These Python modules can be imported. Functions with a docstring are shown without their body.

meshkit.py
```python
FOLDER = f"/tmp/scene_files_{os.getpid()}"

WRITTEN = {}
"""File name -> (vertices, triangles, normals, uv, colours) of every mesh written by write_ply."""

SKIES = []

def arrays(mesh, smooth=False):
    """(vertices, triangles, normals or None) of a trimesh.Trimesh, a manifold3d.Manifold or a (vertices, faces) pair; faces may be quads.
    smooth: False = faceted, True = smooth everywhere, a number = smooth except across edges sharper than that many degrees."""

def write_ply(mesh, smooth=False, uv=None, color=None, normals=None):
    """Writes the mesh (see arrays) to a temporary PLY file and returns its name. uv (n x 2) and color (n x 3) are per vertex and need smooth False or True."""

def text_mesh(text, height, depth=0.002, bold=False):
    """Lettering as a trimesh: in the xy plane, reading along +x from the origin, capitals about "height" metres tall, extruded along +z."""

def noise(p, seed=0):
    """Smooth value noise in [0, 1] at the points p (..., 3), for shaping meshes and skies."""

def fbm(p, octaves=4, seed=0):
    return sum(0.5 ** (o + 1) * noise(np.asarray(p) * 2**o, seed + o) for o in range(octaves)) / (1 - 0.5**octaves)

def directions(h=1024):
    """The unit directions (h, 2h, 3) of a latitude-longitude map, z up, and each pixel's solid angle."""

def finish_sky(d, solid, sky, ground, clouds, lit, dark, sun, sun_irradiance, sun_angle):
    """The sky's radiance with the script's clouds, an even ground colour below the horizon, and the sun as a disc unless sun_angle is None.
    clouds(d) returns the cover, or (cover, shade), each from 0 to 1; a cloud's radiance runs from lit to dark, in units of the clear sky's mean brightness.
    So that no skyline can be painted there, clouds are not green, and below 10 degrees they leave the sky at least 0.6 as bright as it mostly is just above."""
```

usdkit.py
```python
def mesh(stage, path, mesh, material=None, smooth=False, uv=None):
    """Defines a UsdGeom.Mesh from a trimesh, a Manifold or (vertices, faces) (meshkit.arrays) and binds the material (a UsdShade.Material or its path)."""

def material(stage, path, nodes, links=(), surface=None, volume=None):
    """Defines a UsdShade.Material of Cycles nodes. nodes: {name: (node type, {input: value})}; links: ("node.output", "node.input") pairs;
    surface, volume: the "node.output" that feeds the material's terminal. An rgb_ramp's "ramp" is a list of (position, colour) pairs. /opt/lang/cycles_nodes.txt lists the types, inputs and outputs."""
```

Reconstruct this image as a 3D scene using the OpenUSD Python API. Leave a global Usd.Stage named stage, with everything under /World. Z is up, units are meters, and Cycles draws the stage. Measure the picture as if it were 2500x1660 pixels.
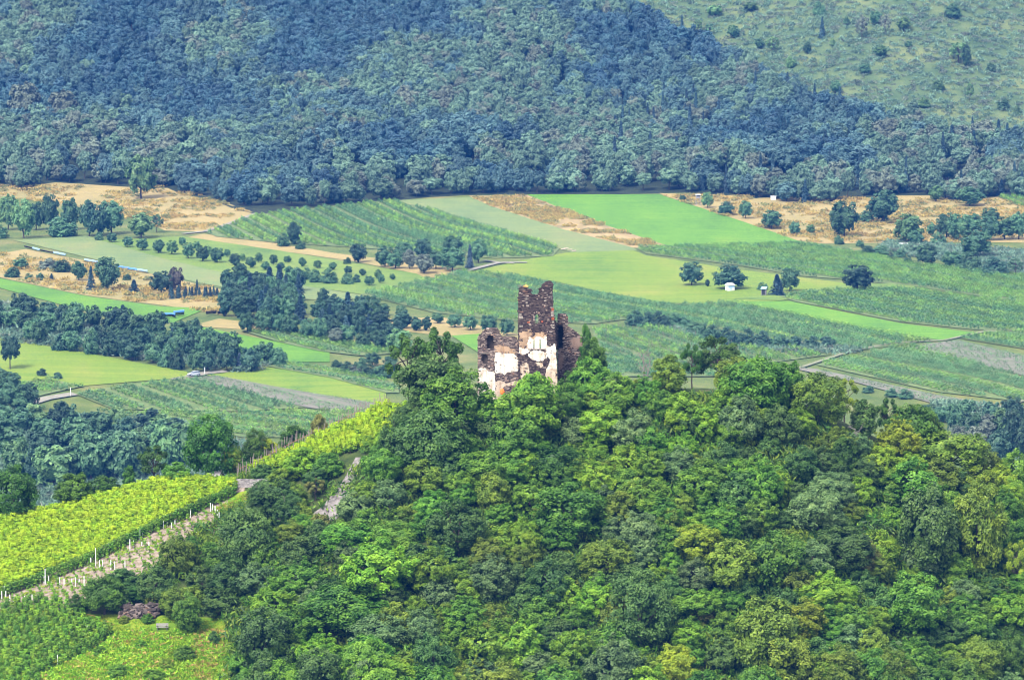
import math, random
import numpy as np
import trimesh, usdkit, meshkit
from scipy.interpolate import PchipInterpolator
from scipy.spatial import Delaunay
from shapely import Polygon, LineString, Point, box as sbox, prepare, contains_xy, union_all
from pxr import Usd, UsdGeom, UsdLux, UsdShade, Gf, Vt, Sdf

stage = Usd.Stage.CreateInMemory()
UsdGeom.SetStageUpAxis(stage, 'Z')
W = UsdGeom.Xform.Define(stage, '/World').GetPrim()
stage.SetDefaultPrim(W)
R = random.Random(7)
NR = np.random.RandomState(11)
PI = math.pi

# ------------------------------------------------------------------ camera, sky, sun
FPX = 11430.0                       # focal length in photo pixels (photo 2500 x 1660)
PITCH = math.radians(5.0)
CZ = 300.0
cam = UsdGeom.Camera.Define(stage, '/World/camera')
cam.AddTranslateOp().Set(Gf.Vec3d(0, 0, CZ))
cam.AddRotateXOp().Set(90 - math.degrees(PITCH))
cam.CreateHorizontalApertureAttr(36.0)
cam.CreateFocalLengthAttr(36.0 * FPX / 2500)
cam.CreateClippingRangeAttr(Gf.Vec2f(5, 20000))
cam.CreateExposureAttr(2.75)
SUN_DIR = np.array([-0.42, -0.62, 0.95]); SUN_DIR = SUN_DIR / np.linalg.norm(SUN_DIR)
SUN_EL = math.asin(SUN_DIR[2]); SUN_ROT = math.atan2(SUN_DIR[0], SUN_DIR[1])
SKY_STRENGTH = 0.10
sky = UsdLux.DomeLight.Define(stage, '/World/sky')
sky.GetPrim().SetCustomDataByKey('kind', 'structure')
skym = usdkit.material(stage, '/World/Looks/sky_air', {
    'tc': ('texture_coordinate', {}),
    'mp': ('mapping', {'scale': (1.0, 1.0, 2.2)}),
    'no': ('noise_texture', {'scale': 2.6, 'detail': 6.0, 'roughness': 0.6}),
    'cr': ('rgb_ramp', {'ramp': [(0.0, (0, 0, 0)), (0.34, (0.25, 0.25, 0.25)), (0.55, (0.9, 0.9, 0.9)), (1.0, (1, 1, 1))]}),
    'sk': ('sky_texture', {'sky_type': 'single_scattering', 'sun_disc': False, 'sun_elevation': SUN_EL, 'sun_rotation': SUN_ROT}),
    'cl': ('color', {'value': (3.4, 3.25, 3.0)}),
    'mx': ('mix', {'mix_type': 'mix'}),
    'bg': ('background_shader', {'strength': SKY_STRENGTH})},
    [('tc.generated', 'mp.vector'), ('mp.vector', 'no.vector'), ('no.fac', 'cr.fac'), ('cr.color', 'mx.fac'),
     ('sk.color', 'mx.color1'), ('cl.color', 'mx.color2'), ('mx.color', 'bg.color')], surface='bg.background')
UsdShade.MaterialBindingAPI.Apply(sky.GetPrim()).Bind(skym)
sun = UsdLux.DistantLight.Define(stage, '/World/sun')
sun.CreateIntensityAttr(0.4); sun.CreateAngleAttr(20.0); sun.CreateNormalizeAttr(True)
sun.CreateColorAttr(Gf.Vec3f(1.0, 0.95, 0.86))
_z = Gf.Vec3d(*SUN_DIR.tolist())
sun.AddOrientOp(UsdGeom.XformOp.PrecisionDouble).Set(Gf.Quatd(Gf.Rotation(Gf.Vec3d(0, 0, 1), _z).GetQuat()))
HAZE_DENSITY = 0.000029
HAZE_COLOR = (0.04, 0.27, 1.0)

# ------------------------------------------------------------------ helpers
used = {}
def numbered(path):
    n = used.get(path); used[path] = 0 if n is None else n + 1
    return path if n is None else f'{path}_{n + 1:03d}'
def tag(p, label=None, cat=None, group=None, kind=None):
    for k, v in (('label', label), ('category', cat), ('group', group), ('kind', kind)):
        if v: p.SetCustomDataByKey(k, v)
    return p
_pc = [0]
def make_mesh(path, mesh, m, smooth=False):
    """a Mesh; leaves and stones also get one random number per piece (primvar rnd), which the materials read"""
    g = usdkit.mesh(stage, path, mesh, '/World/Looks/' + m, smooth)
    per = 8 if m.startswith(('stone', 'rock', 'wall_grey')) else 4 if m.startswith(('leaf', 'needle', 'vine', 'grass_', 'weed')) else 0
    if per:
        n = len(g.GetPointsAttr().Get()); _pc[0] += 1
        if per == 8 and n % 8: v = np.full(n, np.random.RandomState(_pc[0]).rand())
        else:
            u = np.random.RandomState(_pc[0]).rand(n // per + 1)
            if per == 4 and n >= 400:                          # sprays of one clump are alike
                c = np.array(g.GetPointsAttr().Get())[:n // 4 * 4].reshape(-1, 4, 3).mean(1)
                k = np.clip((meshkit.fbm(c / 1.5 + _pc[0], 2, 3) - 0.5) * 2.4 + 0.5, 0, 1)
                u[:len(k)] = 0.42 * u[:len(k)] + 0.58 * k
            v = np.repeat(u, per)[:n]
        UsdGeom.PrimvarsAPI(g).CreatePrimvar('rnd', Sdf.ValueTypeNames.FloatArray, 'vertex').Set(Vt.FloatArray.FromNumpy(v.astype(np.float32)))
    return g
def obj(name, mesh, m, parent=None, smooth=False):
    path = numbered((str(parent.GetPath()) if parent else '/World') + '/' + name)
    return make_mesh(path, mesh, m, smooth).GetPrim()
def thing(name, label, cat, loc=(0, 0, 0), rz=0.0, group=None, scale=None):
    x = UsdGeom.Xform.Define(stage, numbered('/World/' + name))
    x.AddTranslateOp().Set(Gf.Vec3d(*map(float, loc)))
    x.AddRotateZOp().Set(float(math.degrees(rz)))
    if scale is not None: x.AddScaleOp().Set(Gf.Vec3f(*map(float, scale)))
    return tag(x.GetPrim(), label, cat, group)
stage.CreateClassPrim('/World/kinds')
def copy(kind, name, label, cat, loc, rz, group, scale):
    p = thing(name, label, cat, loc, rz, group, scale)
    p.GetReferences().AddInternalReference('/World/kinds/' + kind)
    p.SetInstanceable(True)
    return p
def kindpart(kind, name, mesh, m, smooth=False):
    path = '/World/kinds/' + kind
    if not stage.GetPrimAtPath(path): UsdGeom.Xform.Define(stage, path)
    return make_mesh(numbered(path + '/' + name), mesh, m, smooth).GetPrim()

def bx(x0, x1, y0, y1, z0, z1):
    v = np.array([[x, y, z] for z in (z0, z1) for y in (y0, y1) for x in (x0, x1)], float)
    f = np.array([[0, 2, 3], [0, 3, 1], [4, 5, 7], [4, 7, 6], [0, 1, 5], [0, 5, 4], [2, 6, 7], [2, 7, 3], [0, 4, 6], [0, 6, 2], [1, 3, 7], [1, 7, 5]])
    return v, f
def cat(ms):
    vs, fs, n = [], [], 0
    for v, f in ms:
        vs.append(np.asarray(v, float)); fs.append(np.asarray(f, int) + n); n += len(v)
    return np.vstack(vs), np.vstack(fs)
def tube(pts, rad, sides=6):
    pts = np.asarray(pts, float); rad = np.broadcast_to(rad, len(pts))
    vs = []
    for i, p in enumerate(pts):
        t = pts[min(i + 1, len(pts) - 1)] - pts[max(i - 1, 0)]; t = t / (np.linalg.norm(t) + 1e-9)
        a = np.cross(t, [0.31, 0.87, 0.2]); a /= np.linalg.norm(a) + 1e-9; b = np.cross(t, a)
        for k in range(sides):
            q = 2 * PI * k / sides
            vs.append(p + rad[i] * (math.cos(q) * a + math.sin(q) * b))
    f, n = [], len(pts)
    for i in range(n - 1):
        for k in range(sides):
            a, b = i * sides + k, i * sides + (k + 1) % sides
            f += [[a, b, b + sides], [a, b + sides, a + sides]]
    vs.append(pts[-1]); e = len(vs) - 1
    for k in range(sides): f.append([(n - 1) * sides + k, (n - 1) * sides + (k + 1) % sides, e])
    return np.array(vs), np.array(f)
def unit(n, rs):
    v = rs.normal(size=(n, 3)); return v / np.linalg.norm(v, axis=1, keepdims=True)
def cards(c, nrm, size, rs, long=1.5, wide=0.9):
    """leaf-sprays: one folded rhomb (two triangles) per point"""
    c = np.asarray(c, float); n = len(c)
    nrm = nrm / (np.linalg.norm(nrm, axis=1, keepdims=True) + 1e-9)
    t = np.cross(nrm, unit(n, rs)); t /= np.linalg.norm(t, axis=1, keepdims=True) + 1e-9
    b = np.cross(nrm, t)
    s = (size * (0.65 + 0.7 * rs.rand(n)))[:, None]
    fold = nrm * s * 0.14
    v = np.stack([c - t * s * long / 2, c - b * s * wide / 2 + fold, c + t * s * long / 2, c + b * s * wide / 2 + fold], 1).reshape(-1, 3)
    i = np.arange(n)[:, None] * 4
    f = np.concatenate([i + [0, 1, 2], i + [0, 2, 3]], 1).reshape(-1, 3)
    # make every face look along its normal
    return v, f[:, ::-1] if n and np.dot(np.cross(v[1] - v[0], v[2] - v[0]), nrm[0]) < 0 else f

# rays
SP, CP = math.sin(PITCH), math.cos(PITCH)
def ray(px, py):
    a, b = (px - 1250) / FPX, (830 - py) / FPX
    return np.array([a, CP + b * SP, -SP + b * CP])
def at_y(px, py, y):
    d = ray(px, py); t = y / d[1]
    return np.array([d[0] * t, y, CZ + d[2] * t])
def project(p):
    p = np.asarray(p, float); x, y, z = p[..., 0], p[..., 1], p[..., 2] - CZ
    f = y * CP - z * SP; u = y * SP + z * CP
    return 1250 + FPX * x / f, 830 - FPX * u / f

# ------------------------------------------------------------------ terrain
_vz = PchipInterpolator([-600, 300, 900, 1250, 1450, 1570, 1700, 2000, 2350, 2450, 2700, 2950, 3300, 5200],
                        [55, 58, 62, 80, 103, 122, 139, 152, 166.4, 180, 265, 345, 400, 410])
def zv(x, y):
    x, y = np.asarray(x, float), np.asarray(y, float)
    far = np.clip((y - 1350) / 200, 0, 1)
    hill = np.clip((y - 2380) / 150, 0, 1)
    wob = 1.3 * np.sin(x / 61 + 0.7) * np.sin(y / 83 + 1.9) + 0.9 * np.sin(x / 33 - y / 71)
    big = 7 * np.sin(x / 70 + y / 160 + 0.4) + 4 * np.sin(x / 37 - y / 90)
    return _vz(y) + far * wob + hill * big
CREST = [(-700, 1560), (-300, 1370), (0, 1275), (150, 1246), (300, 1212), (450, 1174), (560, 1168), (620, 1146), (700, 1104), (800, 1058), (900, 1012),
         (960, 992), (1060, 985), (1150, 978), (1300, 975), (1400, 962), (1500, 950), (1700, 948), (1850, 965), (1960, 985), (2100, 1050), (2300, 1138), (2500, 1215), (2800, 1350), (3200, 1520)]
YC = 800.0
_cp = np.array([at_y(a, b, YC) for a, b in CREST])
_zc = PchipInterpolator(_cp[:, 0], _cp[:, 2])
_sf = PchipInterpolator([-140, -70, -40, -20, 0, 140], [0.40, 0.42, 0.5, 0.56, 0.6, 0.6])
def zh(x, y):
    x, y = np.asarray(x, float), np.asarray(y, float)
    s = y - YC
    r = 5.0
    k = np.where(s < 0, _sf(np.clip(x, -140, 140)), 0.75)
    z = _zc(np.clip(x, _cp[0, 0], _cp[-1, 0])) - k * (np.sqrt(s * s + r * r) - r)
    return z + 0.35 * np.sin(x / 5.1 + y / 9) * np.sin(y / 6.3) * np.clip(np.abs(s) / 10, 0, 1)
def march(px, py, zf, ys):
    d = ray(px, py); t = ys / d[1]
    g = CZ + d[2] * t - zf(d[0] * t, ys)
    k = np.nonzero(g <= 0)[0]
    if not len(k): return None
    i = k[0]
    y = ys[i] if i == 0 else ys[i - 1] + (ys[i] - ys[i - 1]) * g[i - 1] / (g[i - 1] - g[i])
    t = y / d[1]
    return np.array([d[0] * t, y, float(zf(d[0] * t, y))])
YH = np.arange(560, YC + 9, 0.4); YV = np.arange(1300, 3500, 3.0)
def on_hill(px, py): return march(px, py, zh, YH)
def on_valley(px, py): return march(px, py, zv, YV)

# ------------------------------------------------------------------ materials
def ramp_mat(name, stops, scale, detail=4.0, rough=0.9, bump=0.0, obj_space=False, distort=0.0, stretch=(1, 1, 1), second=None, bdist=0.3):
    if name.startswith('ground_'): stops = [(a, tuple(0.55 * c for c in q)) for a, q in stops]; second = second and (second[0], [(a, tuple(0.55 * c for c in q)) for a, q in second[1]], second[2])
    n = {'g': ('geometry', {}), 'm': ('mapping', {'scale': stretch}),
         'n': ('noise_texture', {'scale': scale, 'detail': detail, 'roughness': 0.62, 'distortion': distort}),
         'r': ('rgb_ramp', {'ramp': stops}), 'p': ('principled_bsdf', {'roughness': rough, 'specular_ior_level': 0.2})}
    l = [('g.position', 'm.vector'), ('m.vector', 'n.vector'), ('n.fac', 'r.fac')]
    out = 'r.color'
    if second:
        sc, st, amt = second
        n.update({'m2': ('mapping', {'rotation': (0, 0, 0.55), 'scale': (0.03, 0.8, 1)}), 'n2': ('noise_texture', {'scale': sc, 'detail': 4.0}), 'r2': ('rgb_ramp', {'ramp': st}), 'x': ('mix', {'mix_type': 'mix', 'fac': amt})})
        l += [('g.position', 'm2.vector'), ('m2.vector', 'n2.vector'), ('n2.fac', 'r2.fac'), ('r.color', 'x.color1'), ('r2.color', 'x.color2')]
        out = 'x.color'
    l.append((out, 'p.base_color'))
    if bump:
        n['b'] = ('bump', {'strength': bump, 'distance': bdist}); l += [('n.fac', 'b.height'), ('b.normal', 'p.normal')]
    usdkit.material(stage, '/World/Looks/' + name, n, l, surface='p.BSDF')
LEAF_GAIN = 0.92
def leaf_mat(name, dark, mid, light, trans=0.3, spread=0.25):
    dark, mid, light = (tuple(min(0.8, LEAF_GAIN * c) for c in q) for q in (dark, mid, light))
    usdkit.material(stage, '/World/Looks/' + name, {
        'g': ('attribute', {'attribute': 'rnd'}), 'o': ('object_info', {}),
        'r': ('rgb_ramp', {'ramp': [(0.0, dark), (0.45, mid), (0.85, light), (1.0, light)]}),
        'v': ('map_range', {'from_min': 0.0, 'from_max': 1.0, 'to_min': 1 - spread, 'to_max': 1 + spread}),
        'm': ('math', {'math_type': 'multiply', 'value2': 7.31}), 'fr': ('math', {'math_type': 'fraction'}),
        'hu': ('map_range', {'from_min': 0.0, 'from_max': 1.0, 'to_min': 0.487, 'to_max': 0.513}),
        'h': ('hsv', {'saturation': 1.0, 'fac': 1.0}),
        'p': ('principled_bsdf', {'roughness': 0.55, 'specular_ior_level': 0.3}),
        't': ('translucent_bsdf', {}), 'x': ('mix_closure', {'fac': trans})},
        [('g.fac', 'r.fac'), ('o.random', 'v.value'), ('o.random', 'm.value1'), ('m.value', 'fr.value1'), ('fr.value', 'hu.value'), ('hu.result', 'h.hue'),
         ('r.color', 'h.color'), ('v.result', 'h.value'), ('h.color', 'p.base_color'), ('h.color', 't.color'),
         ('p.BSDF', 'x.closure1'), ('t.BSDF', 'x.closure2')], surface='x.closure')
def plain(name, col, rough=0.7, metal=0.0, spec=0.4):
    usdkit.material(stage, '/World/Looks/' + name, {
        'g': ('geometry', {}), 'n': ('noise_texture', {'scale': 3.0, 'detail': 5.0}),
        'r': ('rgb_ramp', {'ramp': [(0.25, tuple(0.72 * c for c in col)), (0.75, tuple(min(1, 1.15 * c) for c in col))]}),
        'p': ('principled_bsdf', {'roughness': rough, 'metallic': metal, 'specular_ior_level': spec})},
        [('g.position', 'n.vector'), ('n.fac', 'r.fac'), ('r.color', 'p.base_color')], surface='p.BSDF')
LEAF = {
    'g': ((0.026, 0.085, 0.007), (0.066, 0.165, 0.011), (0.140, 0.270, 0.020)),
    'b': ((0.0499, 0.1218, 0.0070), (0.1075, 0.2268, 0.0100), (0.2021, 0.3276, 0.0180)),
    'k': ((0.0205, 0.0573, 0.0109), (0.0469, 0.1079, 0.0187), (0.0890, 0.1675, 0.0296)),
    'w': ((0.0360, 0.0775, 0.0251), (0.0800, 0.1501, 0.0443), (0.1449, 0.2277, 0.0701)),
    'o': ((0.042, 0.085, 0.007), (0.100, 0.165, 0.012), (0.185, 0.260, 0.022)),
    'y': ((0.0731, 0.1247, 0.0050), (0.1505, 0.2236, 0.0080), (0.2494, 0.3182, 0.0140)),
    'r': ((0.060, 0.072, 0.016), (0.135, 0.145, 0.030), (0.220, 0.215, 0.050)),
    'd': ((0.0143, 0.0483, 0.0050), (0.0352, 0.0998, 0.0080), (0.0770, 0.1733, 0.0130))}
for k, v in LEAF.items(): leaf_mat('leaf_' + k, *v)
leaf_mat('leaf_far_hazed', (0.042, 0.090, 0.096), (0.062, 0.124, 0.124), (0.092, 0.165, 0.150), spread=0.35)  # blue of the distance haze is painted into the leaf colour
leaf_mat('leaf_far_dark_hazed', (0.026, 0.066, 0.090), (0.038, 0.090, 0.114), (0.060, 0.120, 0.134), spread=0.3)  # dark far crowns, haze blue mixed into the green
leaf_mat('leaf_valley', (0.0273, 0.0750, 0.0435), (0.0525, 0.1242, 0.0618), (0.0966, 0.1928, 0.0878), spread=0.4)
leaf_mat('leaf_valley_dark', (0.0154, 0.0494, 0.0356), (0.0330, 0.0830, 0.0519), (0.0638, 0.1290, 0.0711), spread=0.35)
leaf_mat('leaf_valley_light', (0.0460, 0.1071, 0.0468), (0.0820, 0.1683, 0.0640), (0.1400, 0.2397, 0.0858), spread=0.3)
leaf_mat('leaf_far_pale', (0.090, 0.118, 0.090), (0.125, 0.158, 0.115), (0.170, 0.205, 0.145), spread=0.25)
leaf_mat('leaf_far_light_hazed', (0.064, 0.122, 0.086), (0.098, 0.172, 0.112), (0.142, 0.228, 0.144), spread=0.3)  # light far crowns, with some haze blue in the colour too
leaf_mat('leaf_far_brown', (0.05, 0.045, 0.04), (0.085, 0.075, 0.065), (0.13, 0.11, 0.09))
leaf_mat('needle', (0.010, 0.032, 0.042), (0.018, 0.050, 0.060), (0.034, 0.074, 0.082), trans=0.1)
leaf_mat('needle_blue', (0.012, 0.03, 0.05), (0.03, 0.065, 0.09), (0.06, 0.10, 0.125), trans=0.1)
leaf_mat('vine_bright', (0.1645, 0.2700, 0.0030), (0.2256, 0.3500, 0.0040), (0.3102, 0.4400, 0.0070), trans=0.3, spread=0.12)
leaf_mat('vine_under_shade', (0.030, 0.090, 0.006), (0.060, 0.155, 0.010), (0.11, 0.23, 0.014))  # darker green paints the shade on the lower sides of the vines
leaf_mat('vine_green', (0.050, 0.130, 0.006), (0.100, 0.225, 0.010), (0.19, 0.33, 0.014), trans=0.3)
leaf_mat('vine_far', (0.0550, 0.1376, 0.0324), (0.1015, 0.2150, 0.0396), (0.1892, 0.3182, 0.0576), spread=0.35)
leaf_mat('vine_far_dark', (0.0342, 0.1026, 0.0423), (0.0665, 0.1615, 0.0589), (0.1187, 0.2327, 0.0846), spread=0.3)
leaf_mat('weed', (0.10, 0.12, 0.04), (0.16, 0.17, 0.06), (0.24, 0.23, 0.085))
leaf_mat('grass_blade', (0.1200, 0.2024, 0.0080), (0.2080, 0.3128, 0.0120), (0.3360, 0.3956, 0.0300), trans=0.3)
leaf_mat('grass_dry', (0.19, 0.145, 0.035), (0.30, 0.22, 0.06), (0.40, 0.30, 0.09), trans=0.3)
leaf_mat('grass_green', (0.07, 0.19, 0.008), (0.14, 0.30, 0.012), (0.24, 0.42, 0.02), trans=0.3)
plain('bark', (0.045, 0.036, 0.030), 0.9)
plain('bark_pale', (0.20, 0.18, 0.165), 0.9)
plain('bark_bare', (0.15, 0.13, 0.12), 0.9)
plain('stake_white', (0.60, 0.60, 0.60), 0.5)
plain('stake_wood', (0.17, 0.14, 0.125), 0.9)
plain('rust', (0.24, 0.10, 0.05), 0.8)
plain('iron', (0.05, 0.05, 0.055), 0.6)
plain('orange_cloth', (0.85, 0.16, 0.03), 0.7)
plain('ochre', (0.50, 0.30, 0.07), 0.9)
plain('blue_tarp', (0.05, 0.16, 0.42), 0.5)
plain('pale_tarp', (0.17, 0.27, 0.36), 0.5)
plain('white_paint', (0.60, 0.60, 0.60), 0.5)
plain('blue_paint', (0.30, 0.42, 0.62), 0.6)
plain('car_silver', (0.36, 0.38, 0.43), 0.3, 0.2)
plain('car_dark', (0.05, 0.06, 0.10), 0.3)
plain('tyre', (0.02, 0.02, 0.02), 0.8)
plain('log', (0.11, 0.085, 0.065), 0.9)
plain('log_end', (0.30, 0.25, 0.19), 0.9)
plain('weathered', (0.22, 0.20, 0.205), 0.85)
plain('weathered_dark', (0.06, 0.055, 0.055), 0.85)
plain('glass_dark', (0.06, 0.08, 0.11), 0.08, 0.0, 0.8)
def stone_mat(name, stops):
    usdkit.material(stage, '/World/Looks/' + name, {
        'g': ('geometry', {}), 'a': ('attribute', {'attribute': 'rnd'}), 'r': ('rgb_ramp', {'ramp': stops, 'interpolate': True}),
        'n': ('noise_texture', {'scale': 5.0, 'detail': 5.0, 'roughness': 0.7}),
        'r2': ('rgb_ramp', {'ramp': [(0.3, (0.55, 0.55, 0.55)), (0.7, (1.25, 1.22, 1.2))]}),
        'x': ('mix', {'mix_type': 'multiply', 'fac': 1.0}), 'b': ('bump', {'strength': 0.5, 'distance': 0.04}),
        'p': ('principled_bsdf', {'roughness': 0.92, 'specular_ior_level': 0.15})},
        [('a.fac', 'r.fac'), ('g.position', 'n.vector'), ('n.fac', 'r2.fac'), ('r.color', 'x.color1'), ('r2.color', 'x.color2'), ('x.color', 'p.base_color'),
         ('n.fac', 'b.height'), ('b.normal', 'p.normal')], surface='p.BSDF')
stone_mat('stone_dark', [(0.0, (0.0208, 0.0146, 0.0153)), (0.40, (0.0416, 0.0293, 0.0307)), (0.75, (0.0728, 0.0537, 0.0519)), (0.94, (0.1235, 0.0952, 0.0861)), (0.96, (0.1560, 0.0732, 0.0448)), (0.975, (0.2600, 0.2074, 0.1829)), (1.0, (0.3380, 0.2806, 0.2478))])
stone_mat('stone_mid', [(0.0, (0.0319, 0.0235, 0.0241)), (0.35, (0.0841, 0.0635, 0.0603)), (0.70, (0.1566, 0.1214, 0.1099)), (0.92, (0.2537, 0.2042, 0.1849)), (0.955, (0.2320, 0.1311, 0.0871)), (1.0, (0.4060, 0.3312, 0.2881))])
stone_mat('stone_red', [(0.0, (0.20, 0.055, 0.028)), (1.0, (0.30, 0.10, 0.05))])
stone_mat('stone_pale', [(0.0, (0.13, 0.115, 0.105)), (1.0, (0.26, 0.225, 0.20))])
stone_mat('rock_red', [(0.0, (0.035, 0.028, 0.027)), (0.5, (0.075, 0.060, 0.055)), (0.8, (0.135, 0.11, 0.10)), (1.0, (0.17, 0.095, 0.055))])
stone_mat('wall_grey', [(0.0, (0.13, 0.12, 0.12)), (1.0, (0.30, 0.28, 0.28))])
ramp_mat('mortar', [(0.3, (0.018, 0.014, 0.014)), (0.7, (0.055, 0.043, 0.038))], 2.0, 6.0)
def plaster_mat(name, base, stain, amt):
    usdkit.material(stage, '/World/Looks/' + name, {
        'g': ('geometry', {}), 'n': ('noise_texture', {'scale': 0.9, 'detail': 7.0, 'roughness': 0.65}),
        'm': ('mapping', {'scale': (3.0, 1.0, 0.35)}), 'n2': ('noise_texture', {'scale': 0.8, 'detail': 5.0}),
        'r': ('rgb_ramp', {'ramp': [(0.30, stain), (0.30 + amt, base), (1.0, base)]}),
        'r2': ('rgb_ramp', {'ramp': [(0.28, (0.80, 0.70, 0.60)), (0.46, (1, 1, 1))]}),
        'v': ('noise_texture', {'scale': 3.2, 'detail': 3.0}), 'r3': ('rgb_ramp', {'ramp': [(0.27, (0.30, 0.22, 0.19)), (0.33, (1, 1, 1))]}),
        'x': ('mix', {'mix_type': 'multiply', 'fac': 1.0}), 'x2': ('mix', {'mix_type': 'multiply', 'fac': 1.0}),
        'b': ('bump', {'strength': 0.4, 'distance': 0.05}),
        'p': ('principled_bsdf', {'roughness': 0.9, 'specular_ior_level': 0.15})},
        [('g.position', 'n.vector'), ('n.fac', 'r.fac'), ('g.position', 'm.vector'), ('m.vector', 'n2.vector'), ('n2.fac', 'r2.fac'), ('g.position', 'v.vector'), ('v.fac', 'r3.fac'),
         ('r.color', 'x.color1'), ('r2.color', 'x.color2'), ('x.color', 'x2.color1'), ('r3.color', 'x2.color2'), ('x2.color', 'p.base_color'), ('n.fac', 'b.height'), ('b.normal', 'p.normal')], surface='p.BSDF')
plaster_mat('plaster_white', (0.50, 0.455, 0.395), (0.24, 0.17, 0.125), 0.20)
plaster_mat('plaster_beige', (0.30, 0.205, 0.135), (0.15, 0.10, 0.07), 0.24)
plaster_mat('plaster_cream', (0.40, 0.325, 0.255), (0.20, 0.145, 0.105), 0.22)
plaster_mat('plaster_pink', (0.19, 0.13, 0.105), (0.10, 0.07, 0.06), 0.22)
# grounds: (noise ramp, scale)
G = 'ground_'
ramp_mat(G + 'valley', [(0.30, (0.060, 0.110, 0.022)), (0.52, (0.120, 0.160, 0.036)), (0.72, (0.24, 0.21, 0.075))], 0.045, 7.0)
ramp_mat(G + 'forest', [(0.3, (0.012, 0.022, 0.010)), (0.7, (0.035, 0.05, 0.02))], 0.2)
ramp_mat(G + 'hill', [(0.30, (0.022, 0.045, 0.010)), (0.55, (0.060, 0.090, 0.018)), (0.75, (0.11, 0.10, 0.04))], 0.35, 7.0, bump=0.6)
ramp_mat(G + 'dry', [(0.30, (0.17, 0.185, 0.055)), (0.42, (0.285, 0.240, 0.080)), (0.54, (0.385, 0.290, 0.110)), (0.68, (0.43, 0.325, 0.135))], 0.03, 10.0, stretch=(1, 0.55, 1), second=(0.6, [(0.3, (0.25, 0.215, 0.08)), (0.7, (0.40, 0.305, 0.13))], 0.5))
ramp_mat(G + 'scrub', [(0.28, (0.16, 0.15, 0.06)), (0.48, (0.34, 0.25, 0.11)), (0.66, (0.46, 0.33, 0.15)), (0.8, (0.25, 0.22, 0.10))], 0.11, 8.0, stretch=(1, 0.45, 1))
ramp_mat(G + 'meadow', [(0.32, (0.055, 0.140, 0.030)), (0.44, (0.115, 0.215, 0.036)), (0.56, (0.165, 0.255, 0.040)), (0.68, (0.25, 0.27, 0.06))], 0.035, 12.0, stretch=(1, 0.3, 1), second=(0.55, [(0.3, (0.07, 0.15, 0.035)), (0.7, (0.22, 0.29, 0.045))], 0.5))
ramp_mat(G + 'pale', [(0.32, (0.085, 0.160, 0.065)), (0.44, (0.150, 0.225, 0.085)), (0.56, (0.195, 0.255, 0.085)), (0.68, (0.26, 0.26, 0.10))], 0.035, 12.0, stretch=(1, 0.3, 1), second=(0.55, [(0.3, (0.10, 0.17, 0.07)), (0.7, (0.24, 0.28, 0.09))], 0.5))
ramp_mat(G + 'lush', [(0.32, (0.050, 0.165, 0.022)), (0.44, (0.090, 0.245, 0.018)), (0.56, (0.120, 0.285, 0.018)), (0.68, (0.18, 0.31, 0.022))], 0.035, 12.0, stretch=(1, 0.3, 1), second=(0.55, [(0.3, (0.07, 0.19, 0.026)), (0.7, (0.16, 0.315, 0.024))], 0.5))
ramp_mat(G + 'yellow', [(0.32, (0.070, 0.180, 0.024)), (0.44, (0.140, 0.245, 0.018)), (0.56, (0.185, 0.270, 0.020)), (0.68, (0.27, 0.275, 0.045))], 0.035, 12.0, stretch=(1, 0.3, 1), second=(0.55, [(0.3, (0.09, 0.19, 0.022)), (0.7, (0.235, 0.285, 0.035))], 0.5))
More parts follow.
